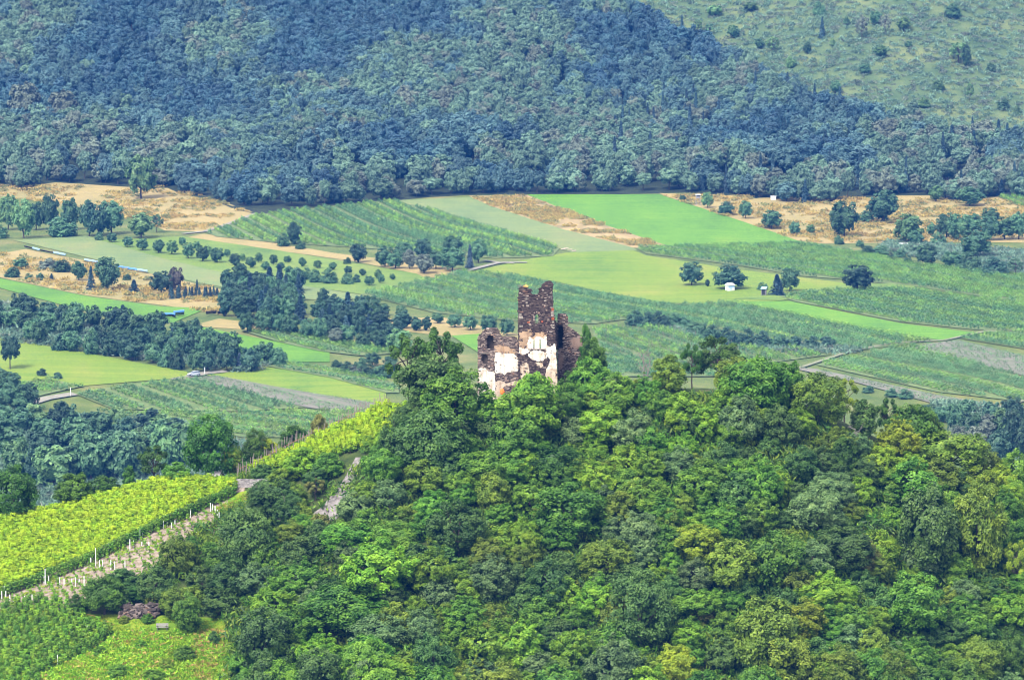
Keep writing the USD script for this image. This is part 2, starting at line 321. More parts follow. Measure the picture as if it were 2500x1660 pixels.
ramp_mat(G + 'vineyard', [(0.3, (0.09, 0.155, 0.05)), (0.7, (0.19, 0.235, 0.085))], 0.3)
ramp_mat(G + 'grey', [(0.3, (0.12, 0.155, 0.085)), (0.5, (0.185, 0.185, 0.140)), (0.7, (0.23, 0.21, 0.175))], 0.12, 9.0)
ramp_mat(G + 'hillside', [(0.32, (0.052, 0.100, 0.045)), (0.5, (0.095, 0.145, 0.060)), (0.66, (0.160, 0.195, 0.075))], 0.045, 10.0)
ramp_mat(G + 'track', [(0.3, (0.20, 0.20, 0.15)), (0.7, (0.33, 0.30, 0.26))], 0.5)
ramp_mat(G + 'lane', [(0.3, (0.15, 0.18, 0.085)), (0.7, (0.27, 0.26, 0.18))], 0.5)
ramp_mat(G + 'path', [(0.3, (0.15, 0.13, 0.12)), (0.5, (0.24, 0.215, 0.21)), (0.7, (0.36, 0.33, 0.325))], 1.6, 7.0, bump=0.7)
ramp_mat(G + 'slate', [(0.3, (0.15, 0.145, 0.06)), (0.45, (0.26, 0.205, 0.155)), (0.58, (0.36, 0.29, 0.24)), (0.7, (0.45, 0.37, 0.31))], 1.4, 8.0, bump=0.8)
ramp_mat(G + 'grassy', [(0.30, (0.06, 0.16, 0.008)), (0.46, (0.13, 0.24, 0.012)), (0.60, (0.24, 0.30, 0.02)), (0.74, (0.40, 0.28, 0.06))], 0.22, 8.0, bump=0.6)

# ------------------------------------------------------------------ ground sheets
def grid_mesh(xs, ys, zf):
    X, Y = np.meshgrid(xs, ys); Z = zf(X, Y)
    v = np.stack([X, Y, Z], -1).reshape(-1, 3); nx, ny = len(xs), len(ys)
    i = (np.arange(ny - 1)[:, None] * nx + np.arange(nx - 1)).ravel()
    f = np.vstack([np.stack([i, i + 1, i + nx + 1], 1), np.stack([i, i + nx + 1, i + nx], 1)])
    return v, f
xs = np.concatenate([np.arange(-1500, -420, 60), np.arange(-420, 421, 7.0), np.arange(440, 1501, 60)])
ys = np.concatenate([np.arange(-600, 1300, 40), np.arange(1300, 2800, 7.0), np.arange(2820, 5200, 60)])
tag(obj('ground', grid_mesh(xs, ys, zv), G + 'valley', smooth=True), kind='structure')
xs = np.concatenate([np.arange(-210, -110, 4), np.arange(-110, 110.1, 0.8), np.arange(112, 211, 4)])
ys = np.concatenate([np.arange(520, 690, 5), np.arange(690, 830, 0.8), np.arange(830, 1010, 5)])
tag(obj('hill', grid_mesh(xs, ys, zh), G + 'hill', smooth=True), kind='structure')

def ground_poly(pts, hit, dens=10):
    """photo outline -> outline on the ground"""
    out, n = [], len(pts)
    for i in range(n):
        a, b = np.array(pts[i], float), np.array(pts[(i + 1) % n], float)
        m = max(1, int(np.hypot(*(b - a)) / dens / 6))
        for k in range(m):
            q = a + (b - a) * k / m
            h = hit(q[0], q[1])
            if h is not None: out.append(h[:2])
    p = Polygon(out).buffer(0)
    return max(p.geoms, key=lambda g: g.area) if hasattr(p, 'geoms') else p
def drape(poly, zf, lift, step):
    poly = poly.segmentize(step)
    x0, y0, x1, y1 = poly.bounds
    X, Y = np.meshgrid(np.arange(x0, x1, step), np.arange(y0, y1, step))
    inner = poly.buffer(-step * 0.4)
    k = contains_xy(inner, X.ravel(), Y.ravel())
    rings = [np.array(poly.exterior.coords)[:-1]] + [np.array(r.coords)[:-1] for r in poly.interiors]
    P = np.vstack(rings + [np.stack([X.ravel()[k], Y.ravel()[k]], 1)])
    T = Delaunay(P).simplices
    c = P[T].mean(1); T = T[contains_xy(poly.buffer(0.01), c[:, 0], c[:, 1])]
    a = np.cross(P[T[:, 1]] - P[T[:, 0]], P[T[:, 2]] - P[T[:, 0]])
    T[a < 0] = T[a < 0][:, ::-1]; T = T[np.abs(a) > 1e-6]
    return np.column_stack([P, zf(P[:, 0], P[:, 1]) + lift]), T
S = 2500 / 2361.0
def D(pts): return [(a * S, b * S) for a, b in pts]
level = [0.06]
def field(name, pts, m, raw=False):
    g = ground_poly(pts if raw else D(pts), on_valley)
    level[0] += 0.011
    tag(obj(name, drape(g, zv, level[0], 7.0), G + m, smooth=True), kind='structure')
    return g
# forest floor first (under everything)
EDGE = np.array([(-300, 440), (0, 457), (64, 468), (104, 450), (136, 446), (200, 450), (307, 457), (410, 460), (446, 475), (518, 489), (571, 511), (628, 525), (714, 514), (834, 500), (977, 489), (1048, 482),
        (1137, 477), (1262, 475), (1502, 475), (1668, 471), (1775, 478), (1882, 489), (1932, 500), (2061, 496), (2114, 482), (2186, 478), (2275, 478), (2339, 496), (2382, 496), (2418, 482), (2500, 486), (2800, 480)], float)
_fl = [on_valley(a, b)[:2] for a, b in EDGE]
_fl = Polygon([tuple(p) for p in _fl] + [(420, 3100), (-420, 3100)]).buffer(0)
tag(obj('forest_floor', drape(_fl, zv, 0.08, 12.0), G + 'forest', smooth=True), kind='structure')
CLEAR = [(1440, -60), (1500, 20), (1600, 66), (1700, 116), (1800, 165), (1900, 218), (2000, 262), (2120, 296), (2300, 335), (2420, 362), (2700, 375), (2700, -60)]
g_clear = ground_poly(CLEAR, on_valley)
tag(obj('hillside_meadow', drape(g_clear, zv, 0.2, 7.0), G + 'hillside', smooth=True), kind='structure')

field('dry_meadow', [(-150, 440), (0, 425), (120, 415), (300, 430), (420, 430), (500, 462), (590, 492), (540, 515), (470, 535), (380, 532), (300, 500), (200, 480), (0, 452), (-150, 470)], 'dry')
field('dry_meadow', [(1520, 446), (1700, 450), (1990, 460), (2030, 452), (2250, 450), (2310, 452), (2560, 480), (2560, 560), (2361, 560), (2130, 558), (1980, 562), (1850, 561), (1720, 515), (1600, 475)], 'dry')
field('dry_meadow', [(470, 540), (640, 562), (800, 588), (960, 606), (1090, 626), (1060, 634), (980, 642), (960, 632), (800, 600), (640, 578), (430, 548)], 'dry')
field('dry_meadow', [(-150, 570), (0, 585), (60, 575), (190, 600), (370, 635), (510, 668), (515, 728), (380, 705), (200, 682), (0, 640), (-150, 620)], 'dry')
field('dry_meadow', [(505, 735), (700, 760), (560, 760), (440, 752)], 'dry')
field('dry_meadow', [(880, 735), (1020, 732), (1200, 772), (1200, 800), (1060, 780), (940, 765)], 'dry')
field('meadow', [(905, 463), (1085, 455), (1130, 472), (1300, 530), (1460, 572), (1470, 578), (1330, 586), (1290, 574), (1020, 490)], 'pale')
field('scrub_strip', [(1080, 452), (1215, 450), (1260, 466), (1380, 515), (1540, 568), (1520, 573), (1460, 572), (1300, 530), (1130, 475)], 'scrub')
field('meadow', [(1215, 449), (1520, 449), (1600, 475), (1720, 514), (1860, 562), (1700, 566), (1540, 568), (1380, 515), (1260, 467)], 'lush')
field('meadow', [(1075, 630), (1220, 598), (1310, 583), (1460, 578), (1490, 590), (1700, 622), (1960, 655), (1960, 675), (1800, 694), (1690, 700), (1510, 700), (1270, 648)], 'yellow')
field('meadow', [(1700, 697), (1820, 695), (2080, 747), (2250, 768), (2170, 785), (1960, 752)], 'lush')
field('meadow', [(30, 555), (200, 545), (380, 597), (560, 638), (840, 682), (830, 690), (700, 692), (510, 662), (350, 632), (190, 592)], 'pale')
field('meadow', [(230, 555), (420, 546), (640, 578), (960, 632), (985, 644), (850, 682), (560, 640), (380, 598)], 'meadow')
field('meadow', [(-150, 625), (0, 643), (200, 684), (370, 708), (480, 712), (400, 745), (230, 727), (0, 665), (-150, 640)], 'lush')
field('meadow', [(-150, 760), (40, 788), (200, 815), (430, 858), (440, 868), (420, 872), (200, 890), (0, 900), (-150, 900)], 'yellow')
field('meadow', [(475, 866), (620, 848), (760, 868), (890, 908), (890, 932), (760, 932), (620, 898)], 'yellow')
field('meadow', [(410, 750), (450, 752), (590, 780), (760, 812), (760, 836), (600, 835), (470, 790)], 'lush')
field('meadow', [(1040, 775), (1120, 770), (1220, 790), (1220, 815), (1100, 812)], 'lush')
field('meadow', [(1690, 690), (1810, 676), (1960, 656), (2110, 655), (2110, 668), (1960, 668), (1800, 694)], 'meadow')
VINES = []
def vineyard(pts, label, row, m, soil='vineyard', space=2.7, gap=0.0):
    VINES.append((field('vineyard_soil', pts, soil), label, row, m, space, gap))
vineyard([(475, 537), (590, 496), (760, 478), (900, 462), (1010, 489), (1290, 574), (1275, 592), (1140, 597), (900, 577), (640, 561), (500, 547)], 'large vineyard block under the far forest edge, left of centre', ((640, 561), (560, 520)), 'vine_far')
vineyard([(1465, 573), (1540, 570), (1850, 563), (2130, 610), (2361, 638), (2560, 660), (2560, 720), (2361, 700), (2100, 660), (1960, 647), (1850, 638), (1700, 613), (1490, 586)], 'long vineyard stretching to the right edge above the round field tree', ((1465, 573), (1700, 613)), 'vine_far')
vineyard([(1795, 684), (1960, 668), (2110, 668), (2361, 704), (2560, 730), (2560, 775), (2361, 764), (2250, 762), (2080, 744), (1835, 697)], 'vineyard strip directly above the lush bright green strip at right', ((1835, 697), (2080, 744)), 'vine_far')
vineyard([(830, 680), (1070, 627), (1270, 650), (1510, 703), (1590, 707), (1700, 699), (1960, 754), (2160, 785), (1990, 808), (1850, 792), (1560, 748), (1440, 738), (1370, 748), (1190, 742), (1000, 722)], 'broad vineyard behind the ruined tower', ((830, 680), (1000, 722)), 'vine_far_dark')
vineyard([(1365, 758), (1560, 756), (1800, 792), (1910, 820), (1790, 836), (1600, 838), (1380, 815)], 'vineyard with pale trellis posts right of the ruin', ((1365, 758), (1600, 838)), 'vine_far')
vineyard([(1880, 842), (2100, 796), (2361, 872), (2560, 920), (2560, 960), (2361, 928), (2160, 905)], 'dense vineyard block at the right edge below the grey fields', ((1880, 842), (2160, 905)), 'vine_far_dark')
vineyard([(2095, 800), (2210, 786), (2361, 822), (2560, 860), (2560, 912), (2361, 868)], 'sparse young vines on grey soil at the right edge', ((2095, 800), (2361, 868)), 'vine_far_dark', 'grey', 2.6, 0.55)
vineyard([(2215, 782), (2361, 762), (2560, 776), (2560, 850), (2361, 806)], 'dark vineyard corner at the right edge beside the lush strip', ((2215, 782), (2361, 806)), 'vine_far_dark')
vineyard([(1880, 852), (2160, 912), (2361, 945), (2330, 960), (2200, 945), (1960, 880), (1800, 845)], 'thin rows of young vines on grey ground behind the right-hand crest', ((1880, 852), (2160, 912)), 'vine_far_dark', 'grey', 2.6, 0.6)
vineyard([(168, 908), (300, 888), (420, 872), (560, 905), (700, 941), (560, 950), (400, 948), (260, 945)], 'dark green vineyard block beside the pale track at left', ((168, 908), (260, 945)), 'vine_far_dark')
vineyard([(205, 948), (560, 953), (760, 948), (900, 950), (900, 1010), (560, 1010), (440, 985), (300, 965)], 'lighter vineyard below the dark vineyard block at left', ((205, 948), (440, 985)), 'vine_far')
vineyard([(430, 872), (500, 868), (700, 905), (890, 935), (890, 948), (760, 948), (705, 941)], 'narrow strip of bare young vines on grey soil below the car', ((430, 872), (705, 941)), 'vine_far_dark', 'grey', 2.6, 0.6)
vineyard([(615, 846), (680, 838), (800, 858), (920, 886), (920, 908), (890, 908), (760, 872)], 'small vineyard wedge left of the airy tree beside the ruin', ((615, 846), (760, 872)), 'vine_far')
vineyard([(555, 764), (640, 762), (760, 782), (900, 800), (940, 815), (830, 822), (740, 812), (640, 790)], 'vineyard strip below the dark conifer grove', ((555, 764), (740, 812)), 'vine_far')
vineyard([(20, 885), (110, 876), (195, 892), (120, 908), (50, 925), (-40, 920)], 'small vineyard at the left edge beside two round bushes', ((20, 885), (195, 892)), 'vine_far')
vineyard([(2300, 454), (2420, 456), (2560, 470), (2560, 500), (2361, 482)], 'small patch of green crop at the right end of the forest edge', ((2300, 454), (2361, 482)), 'vine_far')
vineyard([(1225, 800), (1400, 820), (1600, 842), (1800, 842), (1700, 870), (1400, 870), (1225, 850)], 'vineyard showing between the ruin and the crest trees', ((1225, 800), (1600, 842)), 'vine_far_dark')
def strip(name, pts, w, m, hit=on_valley, zf=zv, step=5.0, raw=False, lift=None):
    q = [hit(a, b)[:2] for a, b in (pts if raw else D(pts))]
    level[0] += 0.011
    tag(obj(name, drape(LineString(q).buffer(w / 2, cap_style='flat').segmentize(step), zf, lift or level[0], step), G + m, smooth=True), kind='structure')
strip('track', [(1040, 636), (1085, 624), (1140, 610), (1160, 607), (1215, 607)], 3.2, 'track')
strip('track', [(1115, 602), (1150, 607), (1185, 609)], 2.6, 'track')
strip('track', [(1700, 884), (1780, 868), (1850, 848), (1960, 812), (2060, 793), (2180, 786), (2275, 765), (2361, 768), (2480, 780)], 2.2, 'lane')
strip('track', [(60, 935), (110, 920), (172, 910)], 4.5, 'track')
strip('track', [(402, 878), (436, 871), (470, 863), (520, 858)], 4.5, 'track')
strip('track', [(420, 541), (470, 536), (500, 528), (590, 494)], 2.5, 'track')
strip('track', [(2110, 945), (2300, 945), (2361, 925)], 2.2, 'lane')
strip('track', [(2310, 634), (2340, 637), (2420, 645)], 3.5, 'track')
# ---- ground on the castle hill
hl = [0.05]
def patch(name, pts, m, step=0.8):
    hl[0] += 0.012
    g = ground_poly(pts, on_hill, 4)
    tag(obj(name, drape(g, zh, hl[0], step), G + m, smooth=True), kind='structure')
    return g
patch('grass_slope', [(-60, 1500), (120, 1478), (230, 1500), (330, 1500), (460, 1505), (560, 1510), (575, 1560), (560, 1720), (-60, 1720)], 'grassy')
patch('slate_slope', [(-60, 1445), (60, 1420), (200, 1355), (440, 1250), (560, 1188), (600, 1180), (585, 1260), (560, 1330), (480, 1375), (340, 1400), (200, 1470), (140, 1490), (60, 1485), (-60, 1525)], 'slate')
patch('grass_bank', [(530, 1250), (570, 1205), (640, 1190), (640, 1240), (580, 1290), (545, 1285)], 'grassy')
patch('grass_bank', [(450, 1172), (560, 1160), (660, 1150), (640, 1172), (560, 1174), (500, 1176)], 'grassy')
patch('vineyard_soil', [(-60, 1285), (0, 1268), (150, 1240), (300, 1206), (440, 1180), (580, 1190), (575, 1205), (430, 1265), (250, 1350), (100, 1410), (-60, 1462)], 'hill')
PATH = patch('footpath', [(868, 1118), (880, 1118), (876, 1150), (868, 1172), (858, 1192), (850, 1218), (840, 1245), (822, 1268), (765, 1280), (755, 1262), (786, 1238), (806, 1214), (828, 1190), (846, 1160)], 'path')
patch('footpath', [(470, 1176), (520, 1172), (600, 1176), (690, 1178), (680, 1192), (590, 1192), (560, 1186), (500, 1184)], 'path')
patch('footpath', [(160, 1508), (230, 1512), (330, 1525), (440, 1526), (560, 1522), (560, 1534), (440, 1542), (330, 1540), (230, 1526)], 'grassy')
# ------------------------------------------------------------------ the ruin
def Z(X, Y): return 1100 + X / 4.48, 640 + Y / 4.48          # close view of the ruin
def wall_poly(pts, y):
    return Polygon([(lambda q: (q[0], q[2]))(at_y(*Z(a, b), y)) for a, b in pts]).buffer(0)
def rough(p, amp, seed, step=0.09, holes=9):
    r_ = random.Random(seed); x0, y0, x1, y1 = p.bounds
    for _ in range(int(holes * p.area / 4) + 2):                     # fallen spots, mostly near the edge
        c = p.exterior.interpolate(r_.random(), normalized=True) if r_.random() < 0.75 else Point(r_.uniform(x0, x1), r_.uniform(y0, y1))
        q = Point(c.x + r_.uniform(-.25, .25), c.y + r_.uniform(-.25, .25)).buffer(r_.uniform(.05, .2), 6); q = Polygon([(a, c.y + (b - c.y) * .7) for a, b in q.exterior.coords])
        p = p.difference(q)
    p = max(p.geoms, key=lambda g: g.area) if hasattr(p, 'geoms') else p
    p = p.segmentize(step)
    def j(ring):
        c = np.array(ring.coords)[:-1]
        q = np.column_stack([c / 0.30, np.zeros(len(c))])
        d = np.column_stack([meshkit.fbm(q, 3, seed), meshkit.fbm(q + 9.7, 3, seed + 5)]) - 0.5
        return c + d * 3.0 * amp
    out = Polygon(j(p.exterior), [j(r) for r in p.interiors]).buffer(0)
    return max(out.geoms, key=lambda g: g.area) if hasattr(out, 'geoms') else out
def slab(p, y0, y1):
    """outline in the x,z plane -> solid between depths y0 (front) and y1"""
    parts = []
    for g in getattr(p, 'geoms', [p]):
        if g.is_empty or g.area < 0.01: continue
        m = trimesh.creation.extrude_polygon(g, y1 - y0, engine='earcut')
        v = np.array(m.vertices); parts.append((np.column_stack([v[:, 0], y0 + v[:, 2], v[:, 1]]), np.array(m.faces)[:, ::-1]))
    return cat(parts)
def courses(region, bounds, place, seed, hmin=0.11, hmax=0.21, lmin=0.18, lmax=0.55, prot=(0.02, 0.10), cover=None):
    """laid rubble stones inside the region (u, v); place(u0, u1, v0, v1, depth) -> box"""
    r = random.Random(seed); out = []
    u0, v0, u1, v1 = bounds; v = v0
    prepare(region)
    covers = [cover.buffer(-d_) for d_ in (0.0, 0.06, 0.14, 0.26)] if cover is not None else []
    while v < v1:
        h = r.uniform(hmin, hmax); u = u0 - r.uniform(0, 0.5)
        while u < u1:
            l = r.uniform(lmin, lmax)
            s = [(u + l * a, v + h * b) for a in (0.12, 0.5, 0.88) for b in (0.2, 0.8)]
            k = sum(contains_xy(region, *q) for q in s)
            if k >= 4 and not (covers and contains_xy(covers[r.choice((0, 0, 0, 1, 1, 2, 3))], u + l / 2, v + h / 2)):
                out.append(place(u + 0.012, u + l - 0.012, v + 0.01, v + h - 0.012, r.uniform(*prot)))
            u += l
        v += h
    vs, fs = cat(out)
    vs = vs + np.random.RandomState(seed).uniform(-0.018, 0.018, vs.shape)
    return vs, fs
def front(y): return lambda a, b, c, d, p: bx(a, b, y - p, y + 0.05, c, d)
def side(x, sgn): return lambda a, b, c, d, p: bx(min(x + sgn * p, x - sgn * 0.05), max(x + sgn * p, x - sgn * 0.05), a, b, c, d)
def gz(x, y): return float(zh(x, y)) - 1.0

# tower: front wall with an arched window and two slits, side walls, a tall rear corner
YT = 796.0
TF = [(742, 1480), (741, 300), (752, 272), (775, 262), (800, 272), (838, 268), (852, 288), (885, 294), (887, 352), (960, 352), (962, 284), (985, 275), (1002, 288), (1030, 322), (1060, 352), (1090, 388), (1114, 420),
      (1120, 520), (1130, 560), (1139, 680), (1150, 840), (1160, 1000), (1166, 1480)]
tower = thing('castle_tower', 'tall square ruined tower with broken top and white plaster patches on the wooded summit', 'tower')
outer = wall_poly(TF, YT)
win = wall_poly([(922, 672), (922, 585), (930, 572), (945, 569), (955, 575), (961, 588), (961, 672)], YT)
slit1 = wall_poly([(905, 948), (905, 850), (919, 846), (919, 948)], YT)
slit2 = wall_poly([(973, 946), (972, 846), (986, 844), (988, 946)], YT)
holes = union_all([win, slit1, slit2])
obj('front_wall', slab(outer.buffer(-0.07).difference(holes), YT, YT + 0.75), 'mortar', tower)
beige = rough(wall_poly([(750, 768), (800, 745), (850, 722), (880, 738), (905, 768), (960, 772), (1000, 762), (1050, 778), (1052, 810), (1058, 905), (1040, 950), (905, 952), (880, 962), (850, 995), (795, 1015), (750, 1002)], YT), 0.09, 3)
white1 = rough(wall_poly([(842, 945), (846, 825), (870, 812), (892, 838), (912, 842), (940, 812), (985, 816), (1002, 832), (1030, 800), (1052, 812), (1057, 905), (1085, 928), (1112, 905), (1140, 890), (1150, 930), (1160, 1090), (1163, 1170),
                           (1050, 1168), (1075, 1110), (1088, 1070), (1062, 1030), (1040, 1058), (1032, 1000), (1045, 965), (1000, 952), (905, 950)], YT), 0.07, 8)
white2 = rough(wall_poly([(750, 930), (842, 945), (880, 958), (850, 992), (795, 1013), (750, 1000)], YT), 0.07, 9)
white3 = rough(wall_poly([(846, 1012), (865, 985), (900, 960), (960, 952), (1005, 962), (1030, 985), (1041, 1040), (1010, 1076), (960, 1086), (900, 1070), (862, 1040)], YT), 0.09, 13)
beige2 = rough(wall_poly([(1045, 1166), (1164, 1166), (1166, 1470), (1050, 1470), (1040, 1250)], YT), 0.06, 21)
beige3 = rough(wall_poly([(785, 1108), (830, 1096), (853, 1130), (862, 1200), (850, 1300), (765, 1300), (762, 1160)], YT), 0.08, 22)
beige4 = rough(wall_poly([(932, 1096), (1006, 1090), (1010, 1140), (985, 1156), (945, 1132)], YT), 0.06, 23)
cover = union_all([beige, white1, white2, white3, beige2, beige3, beige4]).buffer(-0.05)
obj('plaster', slab(beige.difference(holes), YT - 0.065, YT + 0.02), 'plaster_beige', tower)
for w in (white1, white2, white3): obj('plaster', slab(w.difference(holes), YT - 0.095, YT + 0.03), 'plaster_white', tower)
for w in (beige2, beige3, beige4): obj('plaster', slab(w, YT - 0.075, YT + 0.025), 'plaster_cream', tower)
b = outer.bounds
tag(obj('masonry', courses(outer.difference(union_all([holes]).buffer(0.02)), b, front(YT), 5, cover=cover), 'stone_dark', tower), kind='stuff')
# window surround of paler stones, quoins
wx = win.centroid.x; wz0, wz1 = win.bounds[1], win.bounds[3]; hw = (win.bounds[2] - win.bounds[0]) / 2
for k in range(9):                                             # arch stones round the head
    a = PI * (k + 0.5) / 9; c, s_ = math.cos(a), math.sin(a)
    v, f = bx(-0.13, 0.13, YT - 0.17, YT + 0.1, hw + 0.10, hw + 0.40)
    v2 = np.column_stack([wx + v[:, 2] * c - v[:, 0] * s_, v[:, 1], wz1 - hw * 0.7 + v[:, 2] * s_ + v[:, 0] * c])
    obj('arch_stone', (v2, f[:, ::-1]), 'stone_mid', tower)
for sg in (-1, 1):
    z = wz0 - 0.1
    while z < wz1 - 0.25:
        h = R.uniform(0.24, 0.36); w_ = R.uniform(0.22, 0.40)
        obj('jamb_stone', bx(*sorted((wx + sg * hw, wx + sg * (hw + w_))), YT - 0.13, YT + 0.3, z, z + h - 0.02), 'stone_mid', tower); z += h
q = [(1088, 490, 34, 12, 'p'), (1102, 500, 26, 32, 'r'), (1098, 542, 28, 22, 'p'), (1099, 570, 28, 22, 'p'), (1104, 604, 30, 28, 'r'), (1108, 644, 24, 22, 'p'), (1106, 682, 30, 14, 'p'), (1112, 712, 26, 12, 'p'),
     (838, 650, 32, 16, 'r'), (746, 560, 30, 30, 'p'), (746, 592, 46, 26, 'p'), (750, 690, 42, 20, 'p'), (820, 382, 20, 34, 'p'), (822, 432, 22, 22, 'p'), (1022, 416, 26, 14, 'p'), (1000, 278, 0, 0, ''),
     (1004, 300, 16, 12, 'p'), (1030, 330, 14, 10, 'p'), (1050, 356, 14, 10, 'p'), (1074, 382, 14, 10, 'p'), (990, 640, 22, 20, 'r')]
for X, Y, w_, h_, c in q:
    if not c: continue
    p0, p1 = at_y(*Z(X, Y + h_), YT), at_y(*Z(X + w_, Y), YT)
    obj('quoin_stone', bx(p0[0], p1[0], YT - 0.16, YT + 0.1, p0[2], p1[2]), 'stone_red' if c == 'r' else 'stone_pale', tower)
xl = b[0]; xr0 = at_y(*Z(1112, 420), YT)[0]; xr1 = at_y(*Z(1166, 1480), YT)[0]; zb = b[1]
ztopF = at_y(*Z(1112, 420), YT)[2]; ztopR = at_y(*Z(1060, 208), YT + 5)[2]; zleft = at_y(*Z(742, 300), YT)[2]
def yzslab(pts, x0, x1):
    m = trimesh.creation.extrude_polygon(Polygon(pts), x1 - x0, engine='earcut'); v = np.array(m.vertices)
    return np.column_stack([x0 + v[:, 2], v[:, 0], v[:, 1]]), np.array(m.faces)
pl = [(YT + 0.75, zb), (YT + 5.6, zb), (YT + 5.6, zleft - 4.5), (YT + 3.2, zleft - 2.2), (YT + 0.75, zleft - 0.25)]
obj('side_wall', yzslab(pl, xl + 0.08, xl + 0.85), 'mortar', tower)
tag(obj('masonry', courses(Polygon(pl), Polygon(pl).bounds, side(xl + 0.08, -1), 6), 'stone_dark', tower), kind='stuff')
pr = [(YT + 0.75, zb), (YT + 5.6, zb), (YT + 5.6, ztopR - 0.3), (YT + 4.86, ztopR - 0.3), (YT + 4.86, ztopF + 0.5), (YT + 0.75, ztopF - 0.25)]
obj('side_wall', yzslab(pr, xr0 - 0.85, xr0 + 0.05), 'mortar', tower)
tag(obj('masonry', courses(Polygon(pr), Polygon(pr).bounds, side(xr0 + 0.05, 1), 7), 'stone_dark', tower), kind='stuff')
lean = [(YT + 0.75, zb), (YT + 5.6, zb), (YT + 5.6, ztopF - 7), (YT + 0.75, ztopF - 3.5)]
obj('buttress', yzslab(lean, xr0 + 0.05, xr1 - 0.15), 'mortar', tower)
tag(obj('masonry', courses(Polygon(lean), Polygon(lean).bounds, side(xr1 - 0.15, 1), 8), 'stone_dark', tower), kind='stuff')
YB = YT + 4.8
cor = wall_poly([(992, 480), (990, 262), (1002, 238), (1025, 225), (1045, 210), (1085, 203), (1108, 208), (1114, 240), (1116, 420), (1116, 480)], YB)
obj('rear_corner', slab(cor.buffer(-0.06), YB, YB + 0.8), 'mortar', tower)
tag(obj('masonry', courses(cor, cor.bounds, front(YB), 9), 'stone_dark', tower), kind='stuff')
back = wall_poly([(760, 1480), (760, 980), (800, 900), (1000, 965), (1110, 900), (1150, 1480)], YT + 5.6)
obj('back_wall', slab(back, YT + 5.6, YT + 6.3), 'mortar', tower)
corlow = wall_poly([(992, 480), (1116, 480), (1125, 1000), (1060, 1000), (1045, 700)], YB)
obj('rear_corner', slab(corlow, YB + 0.02, YB + 0.8), 'mortar', tower)
for Y in (295, 306):                                                # iron bars across the notch
    obj('iron_bar', tube([at_y(*Z(878, Y), YT + 0.3), at_y(*Z(968, Y - 4), YT + 0.3)], 0.016, 5), 'iron', tower)
tag(obj('ledge', bx(at_y(*Z(845, 950), YT)[0], at_y(*Z(1045, 950), YT)[0], YT - 0.2, YT + 0.1, at_y(*Z(845, 955), YT)[2], at_y(*Z(845, 947), YT)[2]), 'stone_mid', tower))
# dry grass and sticks on the broken top
v = []
for k in range(46):
    p = at_y(*Z(R.uniform(744, 836), R.uniform(262, 282)), YT + R.uniform(0.1, 0.7)); d = np.array([R.uniform(-.5, .5), R.uniform(-.3, .3), R.uniform(-.05, .35)])
    v.append(tube([p, p + d], 0.022, 3))
tag(obj('nest', cat(v), 'stake_wood'), 'untidy nest of sticks and grass on the top left corner of the tower', 'nest')
v = [(unitv * np.array([0.42, 0.3, 0.22]) + at_y(*Z(822, 266), YT + 0.4), f_) for unitv, f_ in [(trimesh.creation.icosphere(2).vertices * (0.8 + 0.4 * NR.rand(162, 1)), trimesh.creation.icosphere(2).faces)]]
tag(obj('grass_tuft', cat(v), 'ochre'), 'ochre tuft growing on the top of the tower beside the nest', 'grass tuft')

# left ruined wall
def C(X, Y): return 1150 + X / 7.84, 780 + Y / 7.84
def wpoly(pts, y): return Polygon([(lambda q: (q[0], q[2]))(at_y(*C(a, b_), y)) for a, b_ in pts]).buffer(0)
YL = 797.2
lw = thing('ruined_wall', 'lower ruined wall with gable stump and white plaster, left of the tower', 'wall')
lo = wpoly([(132, 1560), (132, 325), (215, 235), (300, 152), (510, 157), (540, 215), (562, 282), (600, 325), (840, 326), (895, 380), (912, 430), (912, 1560)], YL)
niche = wpoly([(300, 555), (292, 400), (300, 330), (330, 300), (400, 298), (438, 325), (444, 440), (438, 560)], YL)
low = wpoly([(205, 790), (210, 670), (320, 665), (318, 860), (250, 850)], YL)
obj('wall', slab(lo.buffer(-0.07).difference(union_all([niche, low])), YL, YL + 0.9), 'mortar', lw)
obj('niche_back', slab(niche.buffer(0.3), YL + 0.92, YL + 1.2), 'mortar', lw)
obj('niche_back', slab(low.buffer(0.2), YL + 0.35, YL + 0.85), 'mortar', lw)
pw = [rough(wpoly([(452, 640), (520, 625), (620, 640), (720, 655), (800, 650), (845, 670), (872, 700), (925, 765), (926, 960), (860, 1002), (700, 1006), (650, 1062), (600, 1042), (560, 1022), (480, 1022), (456, 1000)], YL), 0.10, 31),
      rough(wpoly([(146, 935), (200, 912), (260, 914), (310, 972), (340, 1002), (450, 990), (464, 1180), (462, 1300), (470, 1560), (300, 1560), (140, 1560)], YL), 0.06, 33)]
pb = [rough(wpoly([(450, 505), (520, 480), (600, 500), (700, 515), (830, 560), (880, 605), (842, 660), (845, 680), (720, 660), (620, 645), (452, 645)], YL), 0.10, 35),
      rough(wpoly([(462, 1195), (540, 1165), (640, 1192), (700, 1232), (800, 1182), (890, 1172), (890, 1242), (800, 1272), (640, 1285), (600, 1560), (470, 1560)], YL), 0.12, 37)]
cov = union_all(pw + pb).buffer(-0.05)
for w, m_ in zip(pb, ('plaster_beige', 'plaster_cream')): obj('plaster', slab(w, YL - 0.07, YL + 0.02), m_, lw)
for w in pw: obj('plaster', slab(w, YL - 0.10, YL + 0.03), 'plaster_white', lw)
tag(obj('masonry', courses(lo.difference(union_all([niche, low]).buffer(0.02)), lo.bounds, front(YL), 41, cover=cov), 'stone_mid', lw), kind='stuff')
p0, p1 = at_y(*C(190, 655), YL), at_y(*C(335, 636), YL)
obj('lintel', bx(p0[0], p1[0], YL - 0.2, YL + 0.15, p0[2], p1[2]), 'stone_pale', lw)
xa = lo.bounds[0]
